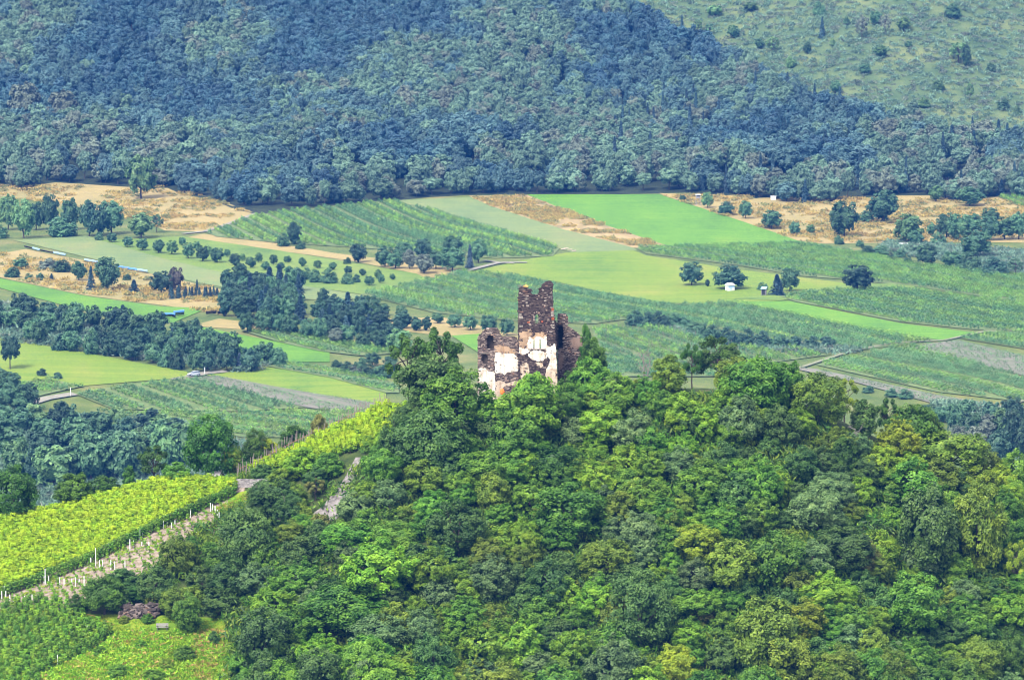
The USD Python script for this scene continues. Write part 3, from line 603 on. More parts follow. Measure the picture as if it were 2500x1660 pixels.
ret = [(YL + 0.9, lo.bounds[1]), (YL + 5, lo.bounds[1]), (YL + 5, lo.bounds[3] - 5), (YL + 2, lo.bounds[3] - 2.5), (YL + 0.9, lo.bounds[3] - 1.9)]
obj('side_wall', yzslab(ret, xa + 0.07, xa + 0.9), 'mortar', lw)
tag(obj('masonry', courses(Polygon(ret), Polygon(ret).bounds, side(xa + 0.07, -1), 42), 'stone_mid', lw), kind='stuff')
# right ruined wall
YR = 802.5
def E(X, Y): return 1255 + X / 7.84, 680 + Y / 7.84
def epoly(pts, y): return Polygon([(lambda q: (q[0], q[2]))(at_y(*E(a, b_), y)) for a, b_ in pts]).buffer(0)
rw = thing('ruined_wall', 'ruined wall stump with chimney-like block, right of the tower', 'wall')
ro = epoly([(826, 2300), (826, 900), (832, 680), (850, 668), (1000, 672), (1012, 705), (1040, 725), (1042, 862), (1030, 905), (1080, 945), (1150, 990), (1254, 1075), (1300, 1130), (1312, 1300), (1312, 2300)], YR)
gap = epoly([(845, 1330), (845, 905), (944, 905), (944, 1330)], YR)
obj('wall', slab(ro.buffer(-0.06).difference(gap), YR, YR + 0.9), 'mortar', rw)
obj('niche_back', slab(gap.buffer(0.4), YR + 2.6, YR + 2.9), 'mortar', rw)
gb = gap.bounds
for x0 in (gb[0] - 0.4, gb[2]): obj('niche_side', bx(x0, x0 + 0.4, YR + 0.9, YR + 2.6, gb[1] - 0.4, gb[3] + 0.4), 'mortar', rw)
obj('niche_head', bx(gb[0], gb[2], YR + 0.9, YR + 2.6, gb[3], gb[3] + 0.4), 'mortar', rw)
pp = [rough(epoly([(850, 1352), (944, 1352), (946, 1620), (930, 1720), (850, 1760)], YR), 0.04, 51), rough(epoly([(1070, 1180), (1160, 1120), (1300, 1150), (1312, 1330), (1200, 1350), (1080, 1330)], YR), 0.1, 53)]
p3 = rough(wall_poly([(1335, 1290), (1350, 1258), (1380, 1236), (1470, 1236), (1470, 1480), (1330, 1480)], YR), 0.08, 55)
for w in pp: obj('plaster', slab(w, YR - 0.07, YR + 0.02), 'plaster_pink', rw)
obj('plaster', slab(p3, YR - 0.09, YR + 0.02), 'plaster_white', rw)
tag(obj('masonry', courses(ro.difference(gap.buffer(0.02)), ro.bounds, front(YR), 57, cover=union_all(pp + [p3]).buffer(-0.05)), 'stone_mid', rw), kind='stuff')
# orange cloth at the wall's foot
p = at_y(1226, 961, YL - 1.0); m = trimesh.creation.icosphere(3); v = np.array(m.vertices); v = v * (0.75 + 0.5 * meshkit.fbm(v * 1.7, 3, 4)[:, None]) * [0.40, 0.22, 0.55]
tag(obj('orange_cloth', (v + p + [0, 0, 0.35], m.faces), 'orange_cloth', smooth=True), 'small bright orange cloth at the foot of the ruined wall', 'cloth')
v = bx(p[0] - .3, p[0] + .3, p[1] + .25, p[1] + .7, zh(p[0], p[1]) - 0.5, p[2])

# ------------------------------------------------------------------ tree kinds
def trunk_mesh(H, r0, rs, limbs, top=0.62, bend=0.05):
    pts = [np.array([0, 0, -0.6])]
    for k in range(1, 6): pts.append(np.array([rs.normal() * bend * H * 0.3, rs.normal() * bend * H * 0.3, H * top * k / 5]))
    ms = [tube(pts, [r0 * 1.25, r0, r0 * 0.85, r0 * 0.7, r0 * 0.5, r0 * 0.3], 7)]
    for e in limbs:
        i = 2 + int(rs.rand() * 3); s = pts[i]
        mid = (s + e) / 2 + np.array([0, 0, 0.06 * H]) * rs.rand()
        ms.append(tube([s, mid, e], [r0 * 0.42, r0 * 0.28, r0 * 0.1], 5))
    return cat(ms)
def clump_leaves(cs, rc, nl, size, rs, center, flat=0.85, up=0.4, core=None):
    """leaf sprays over the shells of the clumps, and a sparse inner layer that closes the crown"""
    C_, N_ = [], []
    for c, r in zip(cs, rc):
        n = max(5, int(nl * (r / np.mean(rc)) ** 1.6)); d = unit(n, rs)
        d[:, 2] = np.where(rs.rand(n) < 0.35, np.abs(d[:, 2]), d[:, 2])
        q = c + d * (r * (0.35 + 0.75 * rs.rand(n) ** 0.7))[:, None] * [1, 1, flat]
        o = (c - center); o = o / (np.linalg.norm(o) + 1e-6)
        C_.append(q); N_.append(d * 0.55 + [0, 0, up] + o * 0.5 + unit(n, rs) * 0.7)
    v, f = cards(np.vstack(C_), np.vstack(N_), size, rs)
    if core is not None:
        d = unit(core[0], rs); d = d[d[:, 2] > -0.8]
        v2, f2 = cards(center + d * core[1], d + unit(len(d), rs) * .3, size * 1.8, rs)
        f = np.vstack([f, f2 + len(v)]); v = np.vstack([v, v2])
    return v, f
def crown_pts(n, rx, rz, zc, rs, low=-0.85, inner=0.12, gap=0.0):
    d = unit(n * 6, rs); d = d[d[:, 2] > low]
    lob = 0.80 + 0.40 * meshkit.fbm(d * 1.5 + rs.rand(3) * 20, 2, 3)
    k = np.where(rs.rand(len(d)) < inner, 0.4 + 0.4 * rs.rand(len(d)), 0.80 + 0.20 * rs.rand(len(d))) * lob
    p = np.array([0, 0, zc]) + d * k[:, None] * [rx, rx, rz]
    if gap:
        keep = []
        for q in p:
            if all(np.linalg.norm(q - h) > gap for h in keep): keep.append(q)
            if len(keep) >= n: break
        return np.array(keep)
    return p[:n]
def kind_tree(kind, leaf, seed, shape, nclump=95, nl=75, size=0.34, bark='bark', H=10.0, cr=1.0):
    rs = np.random.RandomState(seed); core = None
    R_ = lambda a, b, n: (a + b * rs.rand(n)) * cr
    if shape == 'round':   cs = crown_pts(nclump, 4.1, 4.3, 5.1, rs, -0.97); rc = R_(.5, .6, len(cs)); top = .55; core = (420, [2.9, 2.9, 3.0])
    elif shape == 'dome':  cs = crown_pts(nclump, 4.5, 4.6, 4.5, rs, -0.7); cs[:, 2] = np.maximum(cs[:, 2], 1.2); rc = R_(.55, .65, len(cs)); top = .5; core = (420, [3.2, 3.2, 3.0])
    elif shape == 'tall':  cs = crown_pts(nclump, 3.1, 4.4, 5.2, rs, -0.97); rc = R_(.45, .5, len(cs)); top = .7; core = (320, [2.1, 2.1, 3.2])
    elif shape == 'lolly': cs = crown_pts(nclump, 4.0, 3.3, 6.3, rs, -0.95); rc = R_(.5, .55, len(cs)); top = .65; core = (380, [2.8, 2.8, 2.2])
    elif shape == 'airy':
        cs = crown_pts(22, 4.2, 3.7, 5.9, rs, -0.6, 0.15, 1.75); rc = R_(.62, .45, len(cs)) / cr; top = .8; nl = nl * nclump // 40
    elif shape == 'spiky':                                     # upright sprays leaving the crown
        cs = crown_pts(nclump, 4.1, 4.1, 4.8, rs, -0.95); rc = R_(.45, .55, len(cs)); top = .55; core = (420, [2.9, 2.9, 2.9])
        ex = cs[cs[:, 2] > 5.3][:26]; ex = ex + (ex - [0, 0, 3.5]) * (0.10 + 0.2 * rs.rand(len(ex)))[:, None]; cs = np.vstack([cs, ex]); rc = np.concatenate([rc, np.full(len(ex), 0.36)])
    elif shape == 'shrub': cs = crown_pts(nclump, 4.5, 6.8, 2.4, rs, -0.3); rc = R_(.6, .8, len(cs)); top = .35; core = (320, [3.2, 3.2, 4.6])
    lim = cs[np.argsort(-rs.rand(len(cs)))[:22 if shape == 'airy' else 7]]
    kindpart(kind, 'trunk', trunk_mesh(H, 0.26 if shape != 'shrub' else 0.12, rs, lim, top), bark)
    kindpart(kind, 'crown', clump_leaves(cs, rc, nl, size, rs, np.array([0, 0, {'lolly': 6.3, 'shrub': 2.4, 'dome': 4.5}.get(shape, 5.0)]), 0.85, 0.4, core), leaf)
def kind_conifer(kind, leaf, seed, H=10.0, n=1500, size=0.42, slim=0.2):
    rs = np.random.RandomState(seed)
    h = 0.04 + 0.96 * rs.rand(n) ** 1.25; a = rs.rand(n) * 2 * PI
    tier = 0.75 + 0.25 * np.abs(np.sin(h * 24 + np.floor(a * 1.3)))
    r = (1.02 - h) * H * slim * tier * (0.45 + 0.65 * rs.rand(n) ** 0.5) * (0.85 + 0.3 * np.sin(a * 3 + h * 9 + seed)) + 0.18 * rs.rand(n)
    c = np.stack([r * np.cos(a), r * np.sin(a), h * H - r * 0.25], 1)
    nr = np.stack([np.cos(a) * 0.6, np.sin(a) * 0.6, np.full(n, 0.8)], 1) + unit(n, rs) * 0.4
    kindpart(kind, 'trunk', tube([[0, 0, -0.5], [0, 0, 4], [0, 0, 9.7]], [0.2, 0.14, 0.03], 6), 'bark')
    kindpart(kind, 'crown', cards(c, nr, size, rs, 1.9, 0.8), leaf)
NEAR = {}
SHAPES = {'R': 'round', 'D': 'dome', 'T': 'tall', 'L': 'lolly', 'A': 'airy', 'S': 'spiky', 'B': 'shrub'}
def near_kind(col, shp, var):
    key = f'{SHAPES[shp]}_{col}_{var}'
    if key not in NEAR:
        NEAR[key] = 1
        kind_tree('near_' + key, 'leaf_' + col, sum(map(ord, shp)) * 7 + var * 131 + 5, SHAPES[shp], 70 if shp == 'B' else 100, 105, 0.27 if shp != 'B' else 0.38)
    return 'near_' + key
FARCOL = {'F': 'leaf_valley', 'K': 'leaf_valley_dark', 'G': 'leaf_valley_light', 'f': 'leaf_far_hazed', 'k': 'leaf_far_dark_hazed', 'p': 'leaf_far_pale', 'l': 'leaf_far_light_hazed', 'r': 'leaf_far_brown'}
FAR = {}
def far_kind(col, shp, var):
    key = f'{SHAPES.get(shp, "conifer")}_{col}_{var}'
    if key not in FAR:
        FAR[key] = 1
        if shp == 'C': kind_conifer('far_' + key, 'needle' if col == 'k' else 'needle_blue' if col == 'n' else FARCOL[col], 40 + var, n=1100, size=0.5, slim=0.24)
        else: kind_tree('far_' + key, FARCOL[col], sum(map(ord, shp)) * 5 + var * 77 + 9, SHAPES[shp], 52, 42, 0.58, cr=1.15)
    return 'far_' + key
WIDTH = {'R': 9.4, 'D': 10.2, 'T': 7.2, 'L': 9.0, 'A': 9.2, 'S': 9.4, 'B': 10.4, 'C': 4.8}
TALL = {'R': 10.0, 'D': 9.8, 'T': 10.2, 'L': 10.2, 'A': 10.3, 'S': 10.2, 'B': 9.8, 'C': 10.0}
EXTENT = []
def put_tree(x, ytop, w, h, col, shp, surf, make, name, label, category, group=None, extra=None):
    """stand a tree where the photo has it: crown top, width and height in photo pixels"""
    yb = ytop + h
    p = surf(x, yb)
    if p is None:
        if surf is on_hill:
            p = at_y(x, yb, YC + 3); p[2] = zh(p[0], p[1])
        else: return None
    top = at_y(x, ytop, p[1])[2]
    hm = max(1.0, top - p[2]); wm = w / FPX * p[1]
    k = make(col, shp, R.randrange(2))
    sx = wm / WIDTH[shp]; sz = hm / TALL[shp]
    EXTENT.append((x, ytop, w, h))
    return copy(k, name, label, category, p, R.uniform(0, 2 * PI), group, (sx, sx, sz))
# ------------------------------------------------------------------ labels
CW = {'g': 'mid green', 'b': 'bright green', 'k': 'dark green', 'w': 'grey-green', 'o': 'olive green', 'y': 'yellowish', 'r': 'brownish', 'd': 'blackish green'}
SW = {'R': 'rounded', 'D': 'broad domed', 'T': 'tall', 'L': 'round-headed', 'A': 'airy', 'S': 'spiky', 'B': 'bushy', 'C': 'conical'}
FW = {'f': 'blue-green', 'k': 'dark blue', 'p': 'pale', 'l': 'light green', 'r': 'brownish', 'n': 'steel-blue'}
ORD = ['first', 'second', 'third', 'fourth', 'fifth', 'sixth', 'seventh', 'eighth', 'ninth', 'tenth', 'eleventh', 'twelfth', 'thirteenth', 'fourteenth', 'fifteenth', 'sixteenth']
def near_mark(x, y, marks, reach):
    best = min(marks, key=lambda m: math.hypot(x - m[0], (y - m[1]) * 1.2))
    dx, dy = x - best[0], y - best[1]
    if math.hypot(dx, dy) > reach: return None
    if abs(dx) > abs(dy): return ('right of ' if dx > 0 else 'left of ') + best[2]
    return ('below ' if dy > 0 else 'above ') + best[2]
def spread_labels(items):
    """items: [base label, x] -> labels that differ, by place from the left where looks and landmarks are the same"""
    groups = {}
    for i, (l, x) in enumerate(items): groups.setdefault(l, []).append((x, i))
    out = [None] * len(items)
    for l, g in groups.items():
        g.sort()
        for k, (x, i) in enumerate(g):
            out[i] = l if len(g) == 1 else f'{l}, {"leftmost" if k == 0 else "rightmost" if k == len(g) - 1 else ORD[k] + " from left"}'
    return out
HM = [(1310, 830, 'the tower'), (1190, 900, 'the lower ruined wall'), (1400, 850, 'the right ruin stump'), (835, 1200, 'the gravel path'), (396, 1530, 'the bench'), (335, 1480, 'the rock outcrop'),
      (530, 1250, 'the white stakes'), (700, 1090, 'the crest stakes'), (520, 1152, 'the boulder'), (912, 1061, 'the white canister'), (1572, 890, 'the bare dead tree'), (250, 1300, 'the bright vineyard')]
def hill_where(x, y):
    m = near_mark(x, y, HM, 150)
    if m: return m
    row = 'upper wood' if y < 1130 else 'middle wood' if y < 1330 else 'lower wood' if y < 1500 else 'bottom-edge wood'
    c = (x - 560) / 1940
    col = 'left part' if c < 0.22 else 'left of centre' if c < 0.42 else 'centre' if c < 0.60 else 'right of centre' if c < 0.80 else 'right edge'
    return f'in the {row}, {col}'

# ------------------------------------------------------------------ trees of the castle hill: x, top, width, height, colour, shape
HT = '''
1072 788 120 150 d A;1000 803 120 150 d A;1055 860 190 150 k D;1112 900 185 165 g R;1050 990 200 170 k D;985 1010 120 140 k R;1306 903 120 190 b L;1290 925 190 170 b R;1205 968 110 90 g S;1258 1000 150 140 g R;1395 935 90 100 g R;
1429 780 42 150 d T;1450 815 72 140 d T;1436 868 120 130 g R;1405 905 90 90 d R;1500 905 110 110 g R;1632 858 90 120 o T;1580 915 90 90 g S;1690 830 60 120 d A;1755 815 130 130 d A;1845 862 190 150 g D;1790 870 110 110 o R;1995 905 165 140 o D;1920 880 110 110 g R;
2062 915 72 90 y A;2110 968 75 110 k T;2165 962 60 70 d A;2228 978 150 110 d D;2270 1000 90 80 o R;2195 1018 120 110 y S;2320 1048 210 105 o D;2400 1078 100 80 o R;2480 1095 90 100 g R;2150 1085 105 100 y R;2440 1130 90 80 y S;
1451 932 100 80 b S;1468 980 130 115 b R;1547 1000 120 120 w R;1616 942 90 90 g S;1668 948 90 120 b T;1668 1050 80 90 b S;1589 1085 105 95 b S;1655 1090 95 95 w R;1358 1080 150 100 d D;1180 1095 140 100 g D;1262 1098 105 90 g R;1093 1105 110 90 k R;
1037 1115 110 100 o R;1120 1140 85 80 g S;1206 1140 88 125 o T;1296 1165 105 95 g S;1393 1172 205 140 g D;1458 1120 120 105 b S;1580 1160 125 105 b R;1610 1158 36 70 b T;1720 985 75 100 b T;1803 962 115 130 w R;1907 985 110 110 k R;1958 1090 100 90 k R;
1838 1098 110 105 g S;1893 1140 90 90 b S;2062 1060 68 115 d T;2045 1150 105 95 w R;2110 1110 90 90 k R;2217 1095 110 100 b S;2285 1115 125 105 o R;2390 1140 115 100 y R;2468 1168 85 90 b R;1765 1080 110 100 k R;1730 1120 110 100 g R;
935 1092 105 115 g L;665 1160 135 115 k D;600 1232 150 165 k D;770 1166 52 56 r A;740 1088 100 70 b B;800 1100 80 62 g B;882 1176 46 46 b B;780 1252 60 42 r B;700 1215 80 80 k R;713 1268 90 70 o R;850 1270 150 85 g D;990 1232 90 65 o B;960 1270 135 100 g D;
927 1306 195 160 b S;1051 1330 135 130 b S;855 1318 75 70 w R;844 1420 240 125 g D;741 1365 125 95 g S;672 1418 125 105 b S;648 1476 170 185 k D;720 1483 115 90 g R;920 1492 155 95 w D;782 1540 125 115 b S;913 1555 115 105 g R;1058 1545 120 135 k R;1030 1482 95 95 w R;
1137 1448 125 100 g S;1206 1503 180 155 b S;930 1600 195 110 b D;1200 1355 120 120 w R;1120 1222 150 140 k R;1275 1272 90 110 b S;1190 1308 105 95 o R;1172 1600 115 100 w R;780 1265 80 70 k B;528 1330 85 75 g B;560 1362 115 105 k R;535 1430 110 70 k B;
1283 1256 85 90 b S;1365 1266 100 85 g R;1565 1245 125 120 w R;1620 1210 105 85 g S;1482 1310 150 110 o D;1338 1360 125 135 k R;1458 1404 120 115 b S;1565 1383 180 195 k D;1703 1276 145 100 y D;1785 1310 150 140 o R;1765 1228 110 100 g R;1640 1286 45 45 y B;
1700 1428 130 90 g S;1710 1475 65 50 r B;1870 1448 190 210 o R;1262 1498 145 160 b S;1396 1523 110 120 b S;1310 1590 115 100 w R;1520 1558 125 130 w R;1650 1568 120 115 y R;1565 1598 125 90 o R;1680 1513 95 80 b R;1855 1203 105 105 g S;1850 1256 52 55 y B;1700 1138 125 100 g R;1800 1148 125 115 k R;
1852 1118 125 135 g S;1993 1183 150 120 w D;2020 1148 115 90 w R;2055 1280 175 115 k D;2117 1318 80 90 r R;2227 1118 150 130 g R;2268 1183 175 225 k R;2385 1178 145 225 o R;2437 1245 90 110 g R;2482 1310 75 140 y A;1897 1290 175 155 g D;1982 1320 125 105 w R;
2007 1414 175 95 b D;2234 1390 170 165 g R;2351 1410 95 80 w R;2416 1410 65 60 k R;2454 1434 120 115 b S;1965 1459 125 105 y R;2075 1462 125 105 g S;1903 1524 170 155 o D;2127 1524 95 115 o R;2230 1548 125 115 g S;2385 1545 145 130 o D;2468 1530 85 140 d R;2007 1620 95 80 b S;2172 1630 95 80 b R;2370 1478 115 100 g S;2040 1565 110 100 g R;2300 1600 120 90 k R;
515 1006 150 160 d D;632 1045 85 80 d R;572 1088 66 72 o R;375 1078 78 105 d A;430 1125 85 55 g B;315 1132 36 58 d T;250 1156 105 62 d B;180 1152 105 88 d R;35 1130 125 140 d D;780 1008 46 60 r B;720 1036 85 50 d B;655 1068 66 40 y B;600 1100 60 50 k B;
459 1446 84 105 g R;425 1432 80 80 o R;435 1303 105 100 o D;468 1303 34 66 d T;516 1320 60 40 g B;255 1400 120 100 d D;300 1385 90 50 k B;380 1378 105 100 k R;188 1448 55 50 d B;450 1572 60 40 g B;522 1538 32 40 k B;375 1630 56 34 g B;290 1618 60 34 g B;405 1604 45 28 o B;
345 1560 34 26 g B;245 1575 40 28 g B;500 1380 90 80 k R;470 1425 80 60 o B;640 1130 60 40 k B;690 1140 80 50 o B;298 1446 52 46 k B;376 1440 46 50 o B;335 1428 84 34 d B;362 1496 34 24 g B;304 1500 30 20 o B;706 1192 78 84 k R;725 1178 60 70 o R;640 1192 70 70 k B;770 1140 70 60 k R;735 1220 60 60 o B;925 1075 50 60 g R;900 1060 46 40 b B
'''.replace('\n', '').split(';')
HT = [t.split() for t in HT if t.strip()]
HT = [(*map(float, t[:4]), t[4], t[5]) for t in HT]
def size_word(w): return 'large ' if w > 140 else 'small ' if w < 75 else ''
base = [(f'{size_word(t[2])}{CW[t[4]]} {SW[t[5]]} {"bush" if t[5] == "B" else "tree"} {hill_where(t[0], t[1] + t[3] / 2)}', t[0]) for t in HT]
for t, l in zip(HT, spread_labels(base)):
    bush = t[5] == 'B'
    put_tree(*t[:4], t[4], t[5], on_hill, near_kind, 'bush' if bush else 'tree', l, 'bush' if bush else 'tree', 'bushes on the castle hill' if bush else 'trees on the castle hill')
# low bushes in the gaps of the wood
WOOD = Polygon([(960, 1030), (1150, 985), (1500, 955), (1900, 985), (2100, 1080), (2500, 1240), (2560, 1760), (590, 1760), (575, 1500), (500, 1430), (400, 1420), (330, 1395), (560, 1340), (620, 1260), (720, 1290), (860, 1270), (890, 1130)])
tops = [(t[0], t[1] + t[3] * 0.5, t[2] * 0.42, t[3] * 0.45) for t in HT]
fill = []
while len(fill) < 230:
    x, y = R.uniform(580, 2560), R.uniform(960, 1740)
    if not WOOD.contains(Point(x, y)) or any(math.hypot(x - a, y - b) < 42 for a, b in fill): continue
    if sum(1 for a, b, c, d in tops if ((x - a) / c) ** 2 + ((y - b) / d) ** 2 < 0.5) > 0 and R.random() < 0.8: continue
    fill.append((x, y))
    if len(fill) > 400: break
for x, y in fill:
    w = R.uniform(58, 105); c_ = R.choice('gggkkwbboo'); lab_ = f'{CW[c_]} bush among taller trees {hill_where(x, y)}'
    put_tree(x, y - w * 0.55, w, w * 0.9, c_, R.choice('BBRS'), on_hill, near_kind, 'bush', lab_, 'bush', lab_)
# trees below the frame and beyond the sides, so that the wood goes on
for k in range(26):
    x, y = R.uniform(600, 2500), R.uniform(1690, 1770)
    w = R.uniform(100, 150); c_ = R.choice('gbokw'); lab_ = f'{CW[c_]} tree cut by the bottom edge, {"left" if x < 1100 else "middle" if x < 1800 else "right"} part of the wood'
    put_tree(x, y - w, w, w, c_, R.choice('RSD'), on_hill, near_kind, 'tree', lab_, 'tree', lab_)

def bare_tree(name, x, ytop, ybase, w, mat, label, seed, n=9, surf=on_hill):
    p = surf(x, ybase)
    if p is None: p = at_y(x, ybase, YC + 2); p[2] = zh(p[0], p[1])
    h = at_y(x, ytop, p[1])[2] - p[2]; wm = w / FPX * p[1]; rs = np.random.RandomState(seed)
    t = thing(name, label, 'dead tree', p)
    pts = [np.array([0, 0, -0.4]), np.array([rs.normal() * .1, 0, h * .3]), np.array([rs.normal() * .25, 0.1, h * .62]), np.array([rs.normal() * .4, 0, h])]
    obj('trunk', tube(pts, [0.16, 0.13, 0.09, 0.02], 7), mat, t)
    for k in range(n):
        i = 1 + k % 2; s = pts[i] + (pts[i + 1] - pts[i]) * rs.rand(); a = rs.rand() * 2 * PI
        e = s + np.array([math.cos(a) * wm * .5, math.sin(a) * wm * .3, h * (0.12 + 0.25 * rs.rand())])
        m_ = (s + e) / 2 + rs.normal(size=3) * 0.15
        br = [tube([s, m_, e], [0.07, 0.045, 0.012], 5)]
        for q in range(3):
            e2 = m_ + (e - m_) * rs.rand() + rs.normal(size=3) * 0.45 + [0, 0, .3]; br.append(tube([m_ + (e - m_) * rs.rand() * .6, e2], [0.03, 0.008], 4))
        obj('branch', cat(br), mat, t)
bare_tree('dead_tree', 1570, 858, 960, 44, 'bark_bare', 'bare grey dead tree standing above the crowns on the crest', 3)
bare_tree('dead_tree', 1578, 868, 965, 40, 'bark_bare', 'second thinner dead trunk beside the bare grey dead tree', 8, 6)
bare_tree('dead_tree', 2075, 1048, 1120, 50, 'bark_bare', 'bleached broken dead tree between the right-hand crest trees', 5, 6)
bare_tree('dead_tree', 695, 1235, 1300, 40, 'bark_bare', 'pale leaning dead trunk under the dark tree left of the gravel path', 6, 5)
bare_tree('dead_tree', 1211, 1140, 1215, 34, 'bark_bare', 'grey stem showing inside the brownish tree below the ruin', 9, 5)
# pale trunk under the round-headed tree by the path
p = on_hill(953, 1250)
if p is not None:
    t = thing('dead_tree', 'pale bare stem below the round-headed tree right of the gravel path', 'dead tree', p)
    obj('trunk', tube([[0, -.4, -.3], [-.1, -.3, 1.8], [-.3, -.2, 4.2]], [0.22, 0.19, 0.15], 8), 'bark_pale', t)
    obj('branch', tube([[-.2, -.3, 3.0], [.3, -.5, 3.8]], [0.06, 0.02], 5), 'bark_pale', t)

# ------------------------------------------------------------------ scattered copies
def scatter(name, protos, pos, idx, yaw, scale, label=None, category=None, parent=None, tilt=None):
    path = numbered('/World/' + name)
    pi = UsdGeom.PointInstancer.Define(stage, path)
    rel = pi.CreatePrototypesRel()
    for k, (mesh, m) in enumerate(protos):
        pp = f'{path}/kind_{k:03d}'
        if isinstance(mesh, str):
            pr = UsdGeom.Xform.Define(stage, pp).GetPrim(); pr.GetReferences().AddInternalReference('/World/kinds/' + mesh)
        else: make_mesh(pp, mesh, m)
        rel.AddTarget(pp)
    pos = np.asarray(pos, np.float32); n = len(pos); yaw = np.asarray(yaw) / 2
    q = np.zeros((n, 4)); q[:, 0] = np.cos(yaw); q[:, 3] = np.sin(yaw)
    pi.CreateProtoIndicesAttr(Vt.IntArray.FromNumpy(np.asarray(idx, np.int32)))
    pi.CreatePositionsAttr(Vt.Vec3fArray.FromNumpy(pos))
    pi.CreateOrientationsAttr(Vt.QuathArray([Gf.Quath(float(a), float(b), float(c), float(d)) for a, b, c, d in q]))
    sc = np.asarray(scale, np.float32)
    if sc.ndim == 1: sc = np.repeat(sc[:, None], 3, 1)
    pi.CreateScalesAttr(Vt.Vec3fArray.FromNumpy(sc))
    return tag(pi.GetPrim(), label, category, kind='stuff')

# ------------------------------------------------------------------ the far forest
pts = []
r = np.random.RandomState(5)
for y in np.arange(2300, 2830, 6.6):
    for x in np.arange(-345, 346, 6.6):
        pts.append((x + r.uniform(-3, 3), y + r.uniform(-3, 3)))
pts = np.array(pts); zz = zv(pts[:, 0], pts[:, 1])
px, py = project(np.column_stack([pts, zz]))
edge = np.interp(px, EDGE[:, 0], EDGE[:, 1])
keep = (py < edge - 3) & (px > -160) & (px < 2660) & (py > -160)
keep &= ~contains_xy(Polygon(CLEAR), px, py) | (r.rand(len(px)) < 0.003)
pts, zz, px, py = pts[keep], zz[keep], px[keep], py[keep]
dd_ = np.interp(px, EDGE[:, 0], EDGE[:, 1]) - py; thin = (dd_ > 130) | (r.rand(len(px)) < 0.30 + 0.5 * np.clip((dd_ - 60) / 70, 0, 1)) | (dd_ < 8)
pts, zz, px, py = pts[thin], zz[thin], px[thin], py[thin]
o = np.argsort((np.interp(px, EDGE[:, 0], EDGE[:, 1]) - py) + 0 * py); pts, zz, px, py = pts[o], zz[o], px[o], py[o]
depth = np.interp(px, EDGE[:, 0], EDGE[:, 1]) - py
pat = meshkit.fbm(np.column_stack([pts / 55.0, np.zeros(len(pts))]), 3, 2) + 0.20 * (1 - np.clip(depth / 130, 0, 1))
def forest_kind(i):
    q = 0.5 + (pat[i] - 0.5) * 1.35 + r.normal() * 0.06
    if q < 0.40: c = 'k'
    elif q < 0.56: c = 'f'
    elif q < 0.68: c = 'l' if r.rand() < 0.5 else 'f'
    else: c = 'l' if r.rand() < 0.75 else 'p'
    s = 'RDTRL'[r.randint(5)] if not (px[i] > 1500 and r.rand() < 0.10) else 'C'
    if s == 'C': c = 'k'
    return c, s, r.randint(2)
inview = [i for i in range(len(pts)) if -20 < px[i] < 2520][:300]
ZONES = [(0, 300, 'behind upper-left dry meadow'), (300, 640, 'right of the lone meadow tree'), (640, 1000, 'above large vineyard block'), (1000, 1300, 'above the pale meadow strip'),
         (1300, 1650, 'above the lush green field'), (1650, 2000, 'above the hunting stand'), (2000, 2300, 'behind right-hand dry meadow'), (2300, 2521, 'at its right end')]
mass = []
for i in range(len(pts)):
    c, s, v = forest_kind(i)
    h = (r.uniform(10.5, 14.5) if s != 'C' else r.uniform(12, 17)); sx = r.uniform(0.78, 1.12)
    if depth[i] < 130: h *= 1.14; sx *= r.uniform(1.05, 1.55)
    if depth[i] < 12: h *= r.uniform(0.55, 0.95); sx *= r.uniform(0.7, 0.95)
    loc = (pts[i, 0], pts[i, 1], zz[i])
    if i in set(inview[:0]) or (i <= inview[-1] and -20 < px[i] < 2520):
        zone = next((z for a, b, z in ZONES if a <= px[i] < b), ZONES[0][2])
        name = 'conifer' if s == 'C' else 'tree'
        lab = f'{FW[c]} {SW[s]} {name} in the far forest edge {zone}'
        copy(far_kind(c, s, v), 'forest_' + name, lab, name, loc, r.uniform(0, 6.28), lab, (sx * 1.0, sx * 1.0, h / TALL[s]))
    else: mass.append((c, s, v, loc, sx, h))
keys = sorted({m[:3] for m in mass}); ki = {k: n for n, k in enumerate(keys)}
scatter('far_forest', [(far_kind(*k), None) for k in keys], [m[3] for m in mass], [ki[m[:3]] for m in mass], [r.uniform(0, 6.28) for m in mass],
        [(m[4] * 1.05, m[4] * 1.05, m[5] / TALL[m[1]]) for m in mass], 'dense haze-tinted blue-green forest covering the far hillside', 'forest')

